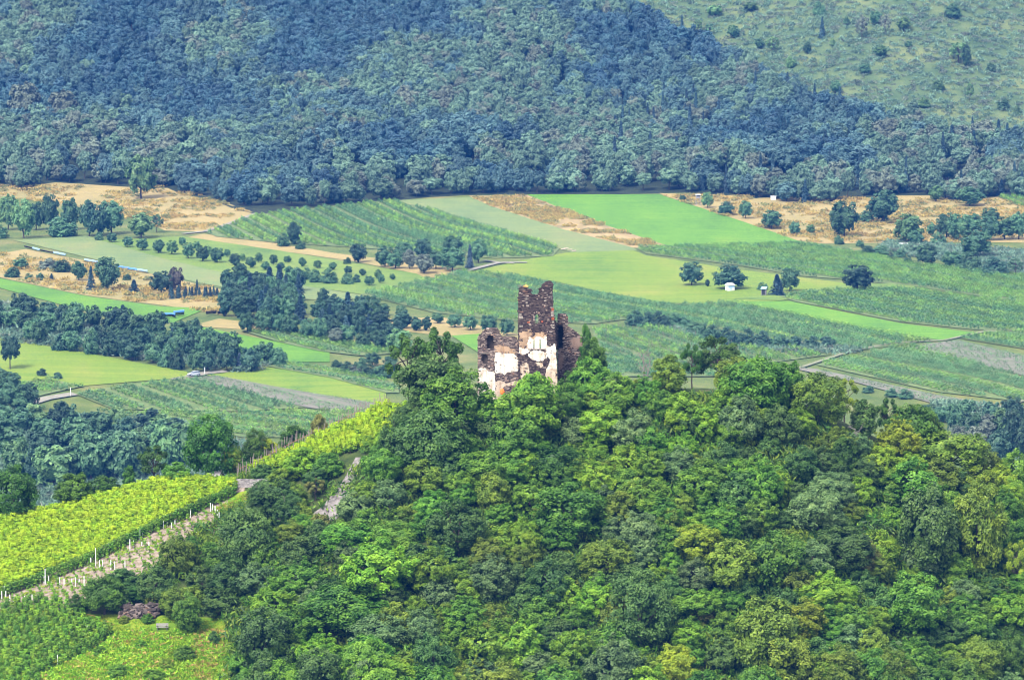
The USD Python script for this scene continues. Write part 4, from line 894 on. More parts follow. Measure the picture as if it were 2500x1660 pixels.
# ------------------------------------------------------------------ valley trees: x, top, base, width, colour, shape
VT = '''
345 372 486 80 l R;60 195 300 85 p R;152 215 310 78 p R;20 470 562 52 l R;58 485 582 58 l R;88 490 562 48 f R;122 470 562 50 f R;150 525 577 84 f B;172 480 562 50 f R;218 487 577 54 k R;240 500 577 48 k R;272 485 572 66 f R;345 518 582 66 l R;383 522 568 34 f A;0 550 582 50 f B;
242 565 587 22 f B;273 567 592 28 f R;312 576 604 28 f R;347 580 612 32 f R;387 585 619 32 f R;420 585 622 32 l R;460 590 632 32 f R;494 598 639 34 f R;530 605 642 36 f R;573 617 648 30 k R;612 627 655 28 f R;648 638 660 24 f R;
480 588 612 22 f R;510 600 622 22 l R;445 578 600 20 f R;555 607 628 18 f R;592 618 638 18 l R;632 616 642 20 f R;668 620 647 22 f R;685 640 662 24 f R;702 624 642 22 f R;738 628 652 22 f R;775 634 656 22 l R;812 640 660 22 f R;850 648 670 22 f R;885 656 674 20 f R;923 657 682 20 l R;958 668 684 16 f R;
745 655 684 34 f B;770 655 690 34 f B;803 657 692 42 f B;848 665 694 32 f B;870 668 690 22 k B;902 672 698 28 f R;930 668 692 20 f R;
718 542 597 38 k T;690 570 602 34 f B;735 590 608 30 f B;875 595 641 46 k R;848 627 645 22 f B;940 600 652 50 f R;965 615 656 46 f R;985 592 640 52 f R;1033 580 632 46 k R;1000 608 657 40 p R;1035 620 668 50 p R;1105 575 622 54 f R;1065 610 657 50 f R;1105 600 662 70 f R;1147 597 654 25 n C;1168 583 642 46 f R;
603 760 812 44 f R;645 752 814 52 f R;678 763 814 44 f R;711 763 818 48 f R;750 775 827 40 f R;780 775 832 44 f R;846 793 840 50 f R;888 811 850 46 f R;927 805 852 48 f R;975 800 862 70 l R;984 757 802 46 k T;1017 772 808 32 k T;1042 772 808 24 k T;820 800 842 40 p R;
936 739 770 34 f R;980 745 778 32 f R;1068 763 790 32 f R;1110 765 800 40 f R;1148 769 806 40 f R;1193 766 812 46 f R;1238 775 820 40 f R;
822 877 895 32 f B;850 880 907 44 f B;882 870 907 40 f B;909 859 893 44 f R;897 889 912 44 f B;930 889 922 62 f B;953 865 917 44 f R;868 895 915 36 p B;
222 650 708 26 k C;262 627 708 68 f R;192 637 685 42 f R;50 628 657 40 f R;30 650 677 40 f B;117 628 657 54 p B;150 632 664 50 f B;97 665 684 24 f B;72 668 682 24 f B;126 668 686 18 k C;310 668 684 24 f B;327 683 717 36 k C;393 659 717 60 k R;429 652 710 42 r R;481 682 714 14 k C;
25 815 902 50 k L;102 898 917 28 k B;141 907 925 24 k B;
1688 636 697 62 k R;1782 644 706 86 k D;1727 467 508 32 l R;1773 491 526 40 k D;1820 488 534 36 f R;1884 511 559 54 f R;1667 476 492 18 f R;1727 682 700 12 k T;1928 649 712 52 f R;1897 670 720 44 k C;1905 690 722 26 k C;1863 690 708 30 f B;2094 644 710 82 k R;
1940 540 575 30 f R;1979 546 572 24 l R;2060 491 579 78 f R;2048 573 597 28 f B;2156 463 545 84 k R;2117 512 542 44 f B;2218 519 597 78 l R;2234 562 600 44 f R;2272 542 575 24 f T;2290 568 597 40 f B;2310 517 582 58 f R;2339 522 587 62 f R;2374 519 572 58 f R;2418 507 547 48 f R;2415 527 587 54 f R;2453 527 585 58 f R;2487 514 585 54 f R;
2382 557 632 84 f R;2262 593 649 56 f R;2326 611 654 58 f R;2372 618 662 58 f B;2430 629 672 64 k B;2479 629 674 40 f A;2173 618 636 20 k B;2216 624 644 22 k B;2099 585 602 24 f B;2285 453 493 38 l R;2367 455 503 78 f R;2120 598 620 50 f B;2150 600 622 44 f B;2195 606 628 40 f B;2240 600 622 40 f B;
2325 11 42 45 f B;2339 100 157 53 l A;2360 110 165 24 f T;2150 111 142 35 l R;2111 155 182 32 f R;2207 41 77 38 l R;2139 26 62 35 f R;2104 36 97 34 p A;2161 34 87 29 p A;2007 44 94 21 k C;1854 94 120 27 f R;1886 88 132 35 l A;1971 101 132 21 f T;1832 4 28 38 l R;2000 6 38 32 f B;1704 46 82 22 l A;1732 56 87 22 f A;2368 199 252 21 l A;2066 42 62 18 f B;2032 95 112 18 l B;2218 100 114 22 f B;2482 259 282 21 l B;2450 240 267 34 f B;1745 13 40 40 l R;1790 61 95 32 f R;1930 135 165 29 l B;2040 196 230 29 f R;2290 194 220 32 l B;2420 154 175 24 f B;2255 239 262 32 l B;
2120 940 958 34 f B;2175 948 968 36 f B;2210 950 972 40 f B;2330 985 1050 50 f R;2370 1000 1075 60 f R;2410 1010 1075 58 p R;2445 995 1075 56 l R;2480 985 1110 78 k R;2345 1040 1090 50 p R;2390 1030 1110 64 p R;2440 1050 1130 70 k R;2500 1040 1130 70 k R;2300 990 1030 50 f R;2265 985 1020 50 f R;2420 980 1030 50 k R;2360 975 1020 54 f R;2470 965 1030 60 k R;
1550 760 795 46 k B;1580 758 798 50 k B;1612 762 804 52 k B;1645 765 800 46 f B;1672 775 800 40 f B;1700 785 815 50 f B;1740 795 835 50 f B;1780 800 842 52 k B;1820 805 848 52 k B;1860 810 850 52 k B;1900 815 852 50 f B;1940 818 850 50 k B;1980 822 850 46 k B;2020 818 850 46 k B;1720 790 830 40 f B
'''.replace('\n', '').split(';')
VT = [t.split() for t in VT if t.strip()]
VT = [(*map(float, t[:4]), t[4], t[5]) for t in VT]
def rows(pts, n, dx, dy, hw, hh, cols, shapes, seed, lim=None):
    """a grove: n trees along the polyline of bases, jittered in depth"""
    r_ = random.Random(seed); P = LineString(pts)
    for k in range(n):
        q = P.interpolate((k + r_.random() * 0.8) / n, normalized=True); h = r_.uniform(*hh)
        yb = q.y + r_.uniform(*dy)
        VT.append((q.x + r_.uniform(-dx, dx), yb - h, yb, r_.uniform(*hw), r_.choice(cols), r_.choice(shapes)))
# dark conifer grove and its second part
for yb, n in ((705, 9), (728, 10), (752, 11), (772, 11)): rows([(545, yb), (740, yb + 12)], n, 8, (-6, 6), (36, 50), (48, 70), 'kkkf', 'CRRT', yb)
for yb, n in ((770, 5), (795, 9), (822, 9)): rows([(775, yb - 8), (930 + (yb - 770), yb + 14)], n, 8, (-5, 5), (36, 48), (44, 62), 'kkkf', 'CRRT', yb)
# hedge of small conifers
rows([(412, 730), (534, 726)], 15, 2, (-3, 3), (12, 18), (22, 36), 'k', 'C', 71)
# left grove in three rows
rows([(-20, 770), (140, 790), (260, 812), (400, 830), (500, 840)], 13, 8, (-6, 6), (44, 64), (50, 72), 'ffkk', 'RRD', 72)
rows([(-20, 800), (150, 825), (300, 850), (430, 868), (540, 875)], 14, 8, (-6, 6), (48, 66), (52, 70), 'fffk', 'RRD', 73)
rows([(60, 832), (180, 857), (300, 874), (420, 902), (560, 908), (650, 900)], 16, 8, (-5, 5), (44, 62), (46, 64), 'fffkk', 'RRDB', 74)
VT += [(420, 800, 850, 26, 'k', 'C'), (300, 745, 800, 40, 'f', 'C'), (585, 862, 905, 30, 'n', 'C'), (615, 868, 908, 34, 'k', 'R'), (505, 795, 880, 60, 'f', 'R'), (560, 805, 890, 70, 'f', 'R'), (645, 832, 885, 60, 'f', 'R'), (680, 845, 890, 50, 'f', 'B')]
# trees in the ravine behind the left crest
rows([(-20, 1055), (100, 1058), (220, 1062), (330, 1070), (460, 1075)], 13, 14, (-10, 10), (56, 84), (50, 80), 'fflklf', 'RRTD', 75)
rows([(-20, 1110), (120, 1120), (260, 1120), (400, 1110), (560, 1090)], 13, 14, (-14, 14), (70, 100), (70, 98), 'fflklf', 'RRTD', 76)
rows([(0, 1180), (120, 1190), (260, 1180), (400, 1160), (520, 1140)], 10, 14, (-14, 14), (80, 120), (95, 140), 'ffkl', 'RRD', 77)
rows([(-30, 1010), (40, 1000), (80, 1010)], 4, 8, (-6, 6), (50, 70), (50, 75), 'ffk', 'RRD', 78)
rows([(-20, 945), (10, 950), (35, 960)], 3, 8, (-6, 6), (50, 70), (50, 70), 'ffk', 'RRD', 79)
VM = [(472, 915, 'the parked car'), (1782, 700, 'the white hut'), (1705, 490, 'the hunting stand'), (422, 772, 'the blue tarps'), (640, 710, 'the dark conifer grove'), (850, 790, 'the second conifer grove'), (1150, 640, 'the forked track'),
      (345, 440, 'the lone meadow tree'), (2094, 680, 'the round field tree'), (290, 650, 'the blue-covered woodpile'), (440, 615, 'the orchard row'), (1600, 790, 'the trellised vineyard'), (1310, 740, 'the tower'), (60, 600, 'the left log pile'),
      (2400, 1050, 'the right-hand crest'), (250, 1090, 'the left crest'), (620, 890, 'the small wooden stand'), (2350, 580, 'the right edge grove'), (2130, 90, 'the upper-right clearing'), (880, 650, 'the mid-field thicket')]
def valley_where(x, y):
    m = near_mark(x, y, VM, 190)
    if m: return m
    return ('left' if x < 800 else 'centre' if x < 1700 else 'right') + ' part of the ' + ('valley fields' if y > 480 else 'forested hillside')
base = []
for x, yt, yb, w, c, s in VT:
    big = 'small ' if w < 30 else 'large ' if w > 68 else ''
    base.append((f'{big}{FW[c]} {"conifer" if s == "C" else SW[s] + (" bush" if s == "B" else " tree")} {valley_where(x, yb)}', x))
lab = {}
for t, (l, x) in zip(VT, base): lab.setdefault(l, []).append(t)
for l, ts in lab.items():
    ts.sort()
    for k, (x, yt, yb, w, c, s) in enumerate(ts):
        kindname = 'conifer' if s == 'C' else 'bush' if s == 'B' else 'tree'
        if len(ts) == 1: ll = l
        elif len(ts) <= 9: ll = f'{l}, {"leftmost" if k == 0 else "rightmost" if k == len(ts) - 1 else ORD[k] + " from left"}'
        else: ll = l
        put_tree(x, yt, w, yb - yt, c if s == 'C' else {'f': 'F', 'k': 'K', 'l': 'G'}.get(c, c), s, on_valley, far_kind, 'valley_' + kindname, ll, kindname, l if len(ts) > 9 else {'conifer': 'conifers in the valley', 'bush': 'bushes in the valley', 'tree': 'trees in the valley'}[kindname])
# ------------------------------------------------------------------ far vineyards: rows of vines, 5 m of a row per copy
def vine_chunk(seed, n=110, L=5.0):
    rs = np.random.RandomState(seed)
    c = np.column_stack([rs.uniform(-L / 2, L / 2, n), rs.normal(0, 0.21, n), rs.uniform(0.35, 1.85, n)])
    c[:, 2] *= 0.88 + 0.22 * np.sin(c[:, 0] * 2.3 + seed)
    nr = np.column_stack([rs.normal(0, .4, n), np.sign(c[:, 1]) * 0.7, 0.35 + c[:, 2] * 0.4])
    return cards(c, nr + unit(n, rs) * 0.4, 0.40, rs, 1.1, 0.95)
for poly, label, row, m, space, gap in VINES:
    a, b = (on_valley(p[0] * S, p[1] * S)[:2] for p in row)
    d = (b - a) / np.linalg.norm(b - a); nrm = np.array([-d[1], d[0]])
    c = np.array(poly.exterior.coords); u, w = c @ d, c @ nrm
    rs = np.random.RandomState(len(label))
    ws = np.arange(w.min() + 1, w.max(), space); ws = ws[np.arange(len(ws)) % 5 != 4]
    U, Wg = np.meshgrid(np.arange(u.min(), u.max(), 5.0), ws)
    rowh = np.repeat(rs.uniform(0.78, 1.22, len(ws))[:, None], U.shape[1], 1).ravel(); rowk = np.repeat(rs.randint(0, 3, len(ws))[:, None], U.shape[1], 1).ravel()
    U = U + rs.uniform(-.3, .3, U.shape); Wg = Wg + rs.uniform(-.15, .15, U.shape)
    P = U.ravel()[:, None] * d + Wg.ravel()[:, None] * nrm
    z = zv(P[:, 0], P[:, 1]); px, py = project(np.column_stack([P, z]))
    k = contains_xy(poly.buffer(-0.8), P[:, 0], P[:, 1]) & (px > -120) & (px < 2620)
    if gap: k &= rs.rand(len(k)) > 0.12
    P, z, rowh, rowk = P[k], z[k], rowh[k], rowk[k]
    n = len(P)
    if not n: continue
    protos = [(vine_chunk(3, 120 if not gap else 40), m), (vine_chunk(4, 130 if not gap else 34), m), (vine_chunk(5, 110 if not gap else 28), m if gap else {'vine_far': 'vine_far_dark', 'vine_far_dark': 'vine_far'}[m])]
    scatter('vineyard_rows', protos, np.column_stack([P, z + 0.9]) - [0, 0, 0.6], np.where(rs.rand(n) < 0.94, rowk, rs.randint(0, 3, n)), np.full(n, math.atan2(d[1], d[0])) + PI * rs.randint(0, 2, n),
            np.column_stack([np.full(n, 1.02), rs.uniform(.8, 1.3, n), rowh * rs.uniform(0.92, 1.08, n) * (0.75 if gap else 1.0)]), label, 'vineyard')
# pale trellis posts of the vineyard right of the ruin
g = VINES[4][0]; x0, y0, x1, y1 = g.bounds; P = NR.uniform([x0, y0], [x1, y1], (420, 2)); P = P[contains_xy(g.buffer(-4), P[:, 0], P[:, 1])]
g2 = g
scatter('trellis_posts', [(bx(-.035, .035, -.035, .035, 0, 2.1), 'stake_wood')], np.column_stack([P, zv(P[:, 0], P[:, 1]) + 0.6]), np.zeros(len(P)), np.zeros(len(P)), np.ones(len(P)), 'pale thin posts standing in the vineyard right of the ruin', 'posts')
# tufts on the scrubby and dry ground of the valley
def tuft(seed, n, h, spread, size):
    rs = np.random.RandomState(seed)
    c = np.column_stack([rs.normal(0, spread, n), rs.normal(0, spread, n), rs.uniform(0.1, h, n)])
    nr = unit(n, rs); nr[:, 2] = np.abs(nr[:, 2]) * 0.6
    return cards(c, nr, size, rs, 2.0, 0.6)
def scrub(name, pts, n, protos, label, seed, hit=on_valley, zf=zv, sc=(0.7, 1.6), raw=False, dens=10, lift=0.1, avoid=None):
    g_ = ground_poly(pts if raw else D(pts), hit, dens); rs = np.random.RandomState(seed)
    x0, y0, x1, y1 = g_.bounds; P = rs.uniform([x0, y0], [x1, y1], (n, 2)); P = P[contains_xy(g_, P[:, 0], P[:, 1])]
    if avoid is not None: P = P[~contains_xy(avoid, P[:, 0], P[:, 1])]
    if name == 'tall_grass' and zf is zv:
        keep_ = meshkit.fbm(np.column_stack([P / 14.0, np.zeros(len(P))]), 3, seed) > 0.46; P = P[keep_]
    m = len(P)
    scatter(name, protos, np.column_stack([P, zf(P[:, 0], P[:, 1]) + lift]), rs.randint(0, len(protos), m), rs.uniform(0, 6.28, m), rs.uniform(*sc, m), label, name.replace('_', ' '))
fargrass = [(tuft(1, 22, 0.8, 0.7, 0.5), 'grass_dry'), (tuft(2, 22, 0.8, 0.6, 0.5), 'weed'), (tuft(3, 20, 0.8, 0.8, 0.5), 'grass_dry')]
greentuft = [(tuft(4, 26, 1.2, 0.8, 0.6), 'leaf_far_light_hazed'), (tuft(5, 26, 1.2, 0.9, 0.6), 'leaf_far_light_hazed'), (tuft(6, 22, 1.0, 0.8, 0.6), 'leaf_far_pale')]
scrub('tall_grass', [(1085, 453), (1215, 451), (1260, 467), (1380, 516), (1530, 566), (1470, 571), (1300, 530), (1130, 475)], 5200, fargrass, 'rough tan weeds of the fallow strip beside the lush field', 1)
scrub('tall_grass', [(1520, 448), (1700, 452), (2361, 465), (2361, 558), (1850, 560), (1600, 476)], 4200, fargrass, 'tufts of dry grass on the right-hand dry meadow', 2)
scrub('tall_grass', [(0, 428), (300, 432), (420, 432), (580, 490), (470, 533), (380, 530), (0, 452)], 2600, fargrass, 'tufts of dry grass on the upper-left dry meadow', 3)
scrub('tall_grass', [(0, 588), (190, 602), (510, 670), (512, 726), (200, 680), (0, 640)], 2800, fargrass, 'tufts of dry grass around the orchard scrub at left', 4)
scrub('scrub', CLEAR, 9000, greentuft, 'low green scrub covering the upper-right clearing', 5, raw=True, sc=(0.6, 1.7))
scrub('scrub', [(1440, 735), (1560, 755), (1800, 790), (2000, 812), (1900, 822), (1780, 812), (1550, 772)], 1500, greentuft, 'low scrub along the hedge between the central vineyards', 6, sc=(0.8, 1.8))
scrub('scrub', [(2040, 560), (2361, 580), (2361, 634), (2150, 600), (2030, 580)], 1800, greentuft, 'rough scrub under the right edge grove', 7, sc=(0.8, 1.8))
scrub('scrub', [(0, 700), (560, 830), (660, 850), (560, 860), (200, 815), (0, 785)], 2600, greentuft, 'undergrowth of the long grove at left', 8, sc=(0.8, 2.0))
scrub('scrub', [(0, 960), (420, 985), (560, 1030), (560, 1130), (0, 1200)], 5000, greentuft, 'undergrowth of the ravine behind the left crest', 9, sc=(1.0, 2.4))
scrub('scrub', [(2150, 930), (2361, 960), (2361, 1090), (2200, 1000)], 1500, greentuft, 'undergrowth of the ravine behind the right-hand crest', 10, sc=(1.0, 2.4))

# ------------------------------------------------------------------ near vines
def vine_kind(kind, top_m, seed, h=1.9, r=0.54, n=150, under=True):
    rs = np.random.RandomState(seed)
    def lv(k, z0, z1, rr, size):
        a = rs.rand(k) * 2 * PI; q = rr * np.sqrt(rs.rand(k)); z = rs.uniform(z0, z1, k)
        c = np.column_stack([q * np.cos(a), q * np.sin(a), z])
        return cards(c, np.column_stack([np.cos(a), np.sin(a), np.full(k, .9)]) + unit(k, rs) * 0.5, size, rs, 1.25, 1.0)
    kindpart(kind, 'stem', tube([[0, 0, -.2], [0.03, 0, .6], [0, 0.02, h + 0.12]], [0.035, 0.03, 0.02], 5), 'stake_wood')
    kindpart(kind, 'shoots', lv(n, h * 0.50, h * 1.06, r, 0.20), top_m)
    if under: kindpart(kind, 'leaves', lv(n // 2, 0.35, h * 0.72, r * 0.95, 0.25), 'vine_under_shade')  # shade low on the vine is put into the leaf colour
for s_ in (1, 2): vine_kind(f'vine_bright_{s_}', 'vine_bright', s_); vine_kind(f'vine_green_{s_}', 'vine_green', 10 + s_, 2.0, 0.48)
for s_ in (1, 2): vine_kind(f'vine_young_{s_}', 'vine_green', 20 + s_, 1.15, 0.26, 44, False)
def vine_field(pts, kind, label, du, dv, rot, n_single, name, seed, jit=0.14, hs=(0.85, 1.15)):
    g_ = ground_poly(pts, on_hill, 4); rs = np.random.RandomState(seed)
    x0, y0, x1, y1 = g_.bounds; cx, cy = (x0 + x1) / 2, (y0 + y1) / 2; L = max(x1 - x0, y1 - y0)
    U, V_ = np.meshgrid(np.arange(-L, L, du), np.arange(-L, L, dv)); U = U.ravel() + rs.uniform(-jit, jit, U.size); V_ = V_.ravel() + rs.uniform(-jit, jit, V_.size)
    P = np.column_stack([cx + U * math.cos(rot) - V_ * math.sin(rot), cy + U * math.sin(rot) + V_ * math.cos(rot)])
    P = P[contains_xy(g_, P[:, 0], P[:, 1])]
    z = zh(P[:, 0], P[:, 1]); px, py = project(np.column_stack([P, z + 1]))
    k = (px > -15) & (px < 2515) & (py < 1690); P, z, px = P[k], z[k], px[k]
    o = np.argsort(P[:, 1]); P, z = P[o], z[o]
    for i in range(min(n_single, len(P))):
        s = rs.uniform(*hs)
        copy(f'{kind}_{1 + i % 2}', name, label, 'vine', (P[i, 0], P[i, 1], z[i]), rs.uniform(0, 6.28), label, (s * rs.uniform(.9, 1.2), s * rs.uniform(.9, 1.2), s))
    P, z = P[n_single:], z[n_single:]; n = len(P)
    if n: scatter(name + '_rows', [(f'{kind}_1', None), (f'{kind}_2', None)], np.column_stack([P, z]), rs.randint(0, 2, n), rs.uniform(0, 6.28, n), rs.uniform(*hs, n), label.replace('vine ', 'rest of the vines ', 1).replace('single ', ''), 'vines')
    return n
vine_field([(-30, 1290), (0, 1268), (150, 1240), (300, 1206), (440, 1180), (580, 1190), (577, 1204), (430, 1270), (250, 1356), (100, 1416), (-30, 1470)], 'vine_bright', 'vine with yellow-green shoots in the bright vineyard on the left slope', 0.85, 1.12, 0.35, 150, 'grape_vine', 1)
for s_ in (1, 2): vine_kind(f'vine_side_{s_}', 'vine_under_shade', 30 + s_, 2.0, 0.50, 90)  # front row darkened by leaf colour to paint the shaded vineyard edge
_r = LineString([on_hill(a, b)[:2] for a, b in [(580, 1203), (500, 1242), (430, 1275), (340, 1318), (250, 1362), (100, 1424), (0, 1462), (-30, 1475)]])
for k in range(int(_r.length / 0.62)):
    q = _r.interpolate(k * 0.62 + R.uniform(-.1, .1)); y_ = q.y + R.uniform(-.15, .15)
    copy(f'vine_side_{1 + k % 2}', 'grape_vine', 'vine with shade-painted leaves in the outermost row along the lower edge of the bright vineyard', 'vine', (q.x, y_, float(zh(q.x, y_))), R.uniform(0, 6), 'outermost row of the bright vineyard', (1.05, 1.05, R.uniform(.85, 1.05)))
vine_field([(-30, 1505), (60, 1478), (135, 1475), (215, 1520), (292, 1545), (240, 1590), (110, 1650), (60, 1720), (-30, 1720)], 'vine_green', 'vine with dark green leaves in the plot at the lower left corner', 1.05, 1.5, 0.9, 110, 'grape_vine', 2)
vine_field([(600, 1160), (700, 1115), (800, 1068), (960, 990), (1000, 1010), (955, 1062), (895, 1100), (845, 1112), (790, 1125), (690, 1152)], 'vine_bright', 'vine with yellow-green shoots on the crest plot left of the ruin', 0.85, 0.95, 0.2, 40, 'grape_vine', 3, hs=(0.75, 1.1))
vine_field([(-30, 1450), (60, 1430), (200, 1365), (440, 1262), (530, 1215), (560, 1230), (520, 1320), (470, 1370), (340, 1392), (200, 1462), (140, 1486), (60, 1480), (-30, 1515)], 'vine_young', 'young vine tied to its stake on the stony slope below the bright vineyard', 1.5, 1.15, 0.35, 300, 'young_vine', 4, 0.2, (0.5, 1.1))
# white stakes on the stony slope
ST = [(15, 840, 920), (35, 800, 890), (48, 840, 930), (80, 870, 930), (108, 880, 930), (138, 880, 970), (200, 880, 950), (262, 870, 950), (330, 700, 780), (342, 700, 755), (368, 660, 790), (358, 720, 780), (397, 720, 780), (487, 730, 810), (522, 740, 800), (585, 740, 800), (615, 730, 810), (645, 740, 800), (685, 720, 820),
      (690, 560, 630), (714, 550, 630), (740, 570, 640), (780, 490, 640), (810, 590, 660), (837, 590, 650), (882, 450, 525), (903, 590, 670), (935, 600, 690), (997, 410, 465), (1024, 420, 445), (1058, 420, 510), (1087, 430, 490), (1018, 600, 660), (1140, 335, 430), (1162, 360, 410), (1155, 440, 475), (1190, 450, 475), (1213, 440, 520),
      (1333, 270, 335), (1362, 280, 320), (1397, 285, 335), (1425, 265, 310), (1553, 175, 245), (1600, 360, 420), (1715, 125, 195), (1730, 135, 220), (1752, 150, 215), (1770, 180, 280), (1785, 200, 310), (1790, 200, 250), (1800, 205, 250), (1815, 235, 280), (1838, 230, 300), (1885, 275, 300), (468, 1360, 1450), (710, 1120, 1190)]
kindpart('white_stake', 'post', bx(-.055, .055, -.055, .055, -0.3, 1.0), 'stake_white')
for X, y0, y1 in ST:
    p = on_hill(X / 3.336, 1190 + y1 / 3.336)
    if p is None: continue
    h = at_y(X / 3.336, 1190 + y0 / 3.336, p[1])[2] - p[2]
    copy('white_stake', 'vine_stake', 'thin white vine stake on the stony slope below the bright vineyard', 'stake', p, 0, 'white stakes on the stony slope', (1, 1, max(h, 0.7)))
# grey wooden stakes along the crest
kindpart('wood_stake', 'post', cat([tube([[0, 0, -.3], [0.02, 0.01, 0.6], [0, 0.03, 1.0]], [0.045, 0.04, 0.03], 6)]), 'stake_wood')
CL = LineString([(579, 1148), (644, 1120), (722, 1090), (771, 1066), (812, 1044), (839, 1032), (878, 1016), (920, 1000), (950, 988)])
for k in range(92):
    q = CL.interpolate((k + R.uniform(-.3, .3)) / 92, normalized=True)
    p = at_y(q.x, q.y + R.uniform(-2, 3), YC + R.uniform(-4.5, 1.0)); p[2] = zh(p[0], p[1])
    copy('wood_stake', 'vine_stake', 'grey wooden vine stake in the row along the left crest', 'stake', p, R.uniform(0, 6), 'wooden stakes along the crest', (1.7, 1.7, R.uniform(2.0, 3.1)))
# rusty monorail tracks
def rail(pts, label, h, y=None):
    q = []
    for a, b in pts:
        p = on_hill(a, b) if y is None else at_y(a, b, y)
        if y is not None: p[2] = zh(p[0], p[1])
        q.append(p + [0, 0, h])
    t = thing('rail_track', label, 'rail track', (0, 0, 0))
    obj('rail', tube(q, 0.04, 6), 'rust', t)
    L = LineString([tuple(v_) for v_ in q])
    for k in range(int(L.length / 2.2) + 1):
        s = L.interpolate(k * 2.2); obj('support', tube([[s.x, s.y, s.z - h - 0.2], [s.x, s.y, s.z]], 0.035, 5), 'rust', t)
rail([(579, 1148), (610, 1138), (645, 1124), (722, 1092), (771, 1068), (825, 1040), (880, 1017)], 'rusty monorail track running along the crest behind the wooden stakes', 1.45, YC - 1.2)
rail([(833, 1102), (860, 1091), (885, 1080), (915, 1066)], 'short rusty monorail track in the crest vineyard below the white canister', 0.9)
rail([(165, 1512), (185, 1506), (202, 1498)], 'rusty rail climbing at the corner of the lower left vine plot', 0.6)
rail([(212, 1506), (238, 1512)], 'short rusty rail beside the grassy path near the vine plot', 0.5)
rail([(252, 1520), (280, 1532)], 'rusty rail piece ending beside the grassy path', 0.5)
p = on_hill(912, 1070) + [0, 0, 0.2]
t = thing('canister', 'white canister hanging at the end of the short rusty rail', 'canister', p)
obj('body', (lambda m: (m.vertices, m.faces))(trimesh.creation.revolve([[0, 0], [.27, .02], [.3, .1], [.3, .75], [.24, .84], [.1, .9], [.1, .96], [0, .96]], sections=16)), 'white_paint', t, 35)
obj('handle', tube([[-.1, 0, .95], [-.08, 0, 1.07], [.08, 0, 1.07], [.1, 0, .95]], 0.02, 5), 'rust', t)
# boulder, outcrop, wall, bench
def rocks(spec, seed):
    out = []; rs = np.random.RandomState(seed)
    for p, s in spec:
        q = rs.uniform(-1, 1, (16, 3)); q = np.sign(q) * np.abs(q) ** 0.6 * s
        m = trimesh.convex.convex_hull(q); v = np.array(m.vertices)
        out.append((v @ trimesh.transformations.euler_matrix(*rs.uniform(-.5, .5, 3))[:3, :3] + p, m.faces))
    return out
p = on_hill(522, 1162)
p = p if p is not None else at_y(522, 1162, YC)
t = thing('boulder', 'dark grey boulder with a pale top beside the terrace track', 'boulder', (0, 0, 0))
obj('stone', rocks([(p + [0, 0, .3], np.array([1.5, .9, .75]))], 4)[0], 'wall_grey', t)
obj('stone', rocks([(p + [.9, .3, .1], np.array([.8, .6, .5]))], 6)[0], 'rock_red', t)
t = thing('rock_outcrop', 'reddish grey rock outcrop below the bushes, left of the bench', 'rock', (0, 0, 0))
rs = np.random.RandomState(3)
for k in range(90):
    u_ = rs.rand(); q = on_hill(rs.uniform(298, 380) + (0 if u_ < .6 else rs.uniform(-10, 10)), 1513)
    obj('rock', rocks([(q + [0, 0.2 + 1.5 * u_ + rs.uniform(-.3, .3), 0.1 + 2.2 * u_], np.array([rs.uniform(.45, 1.0), rs.uniform(.35, .7), rs.uniform(.16, .42)]))], 50 + k)[0], 'rock_red', t)
t = thing('stone_wall', 'low grey retaining wall beside the terrace track at the foot of the crest vines', 'wall', (0, 0, 0))
a = on_hill(582, 1183); b_ = on_hill(655, 1183); L = np.linalg.norm(b_ - a); d = (b_ - a) / L
for row in range(4):
    u = -0.2 * (row % 2)
    while u < L:
        l = R.uniform(.4, .8); q = a + d * (u + l / 2); v, f = bx(-l / 2 + .015, l / 2 - .015, -.3, .3, row * .27 + .01, row * .27 + .26)
        v = v + NR.uniform(-.02, .02, v.shape); ang = math.atan2(d[1], d[0]); v = np.column_stack([v[:, 0] * math.cos(ang) - v[:, 1] * math.sin(ang), v[:, 0] * math.sin(ang) + v[:, 1] * math.cos(ang), v[:, 2]])
        obj('stone', (v + q + [0, 0, -0.1], f), 'wall_grey', t); u += l
p = BENCH = on_hill(396, 1537)
t = thing('bench', 'grey weathered wooden bench on the grassy path under the round bush', 'bench', p, 0.06)
for k in range(4): obj('seat_plank', bx(-1.0, 1.0, -.42 + k * .115, -.42 + k * .115 + .1, .46, .505), 'weathered', t)
for k in range(4):
    z0, y0 = .56 + k * .13, .08 + k * .045
    obj('back_plank', bx(-1.0, 1.0, y0, y0 + .04, z0, z0 + .115), 'weathered', t)
for sx in (-0.78, 0.70):
    obj('leg', bx(sx, sx + .12, -.40, -.28, -.15, .458), 'weathered_dark', t); obj('leg', bx(sx, sx + .12, .0, .1, -.15, .458), 'weathered_dark', t)
    obj('armrest', bx(sx - .16, sx + .1, -.44, .12, .66, .70), 'weathered_dark', t)
    obj('back_post', tube([[sx + .06, .06, .4], [sx + .06, .30, 1.1]], .05, 4), 'weathered_dark', t)
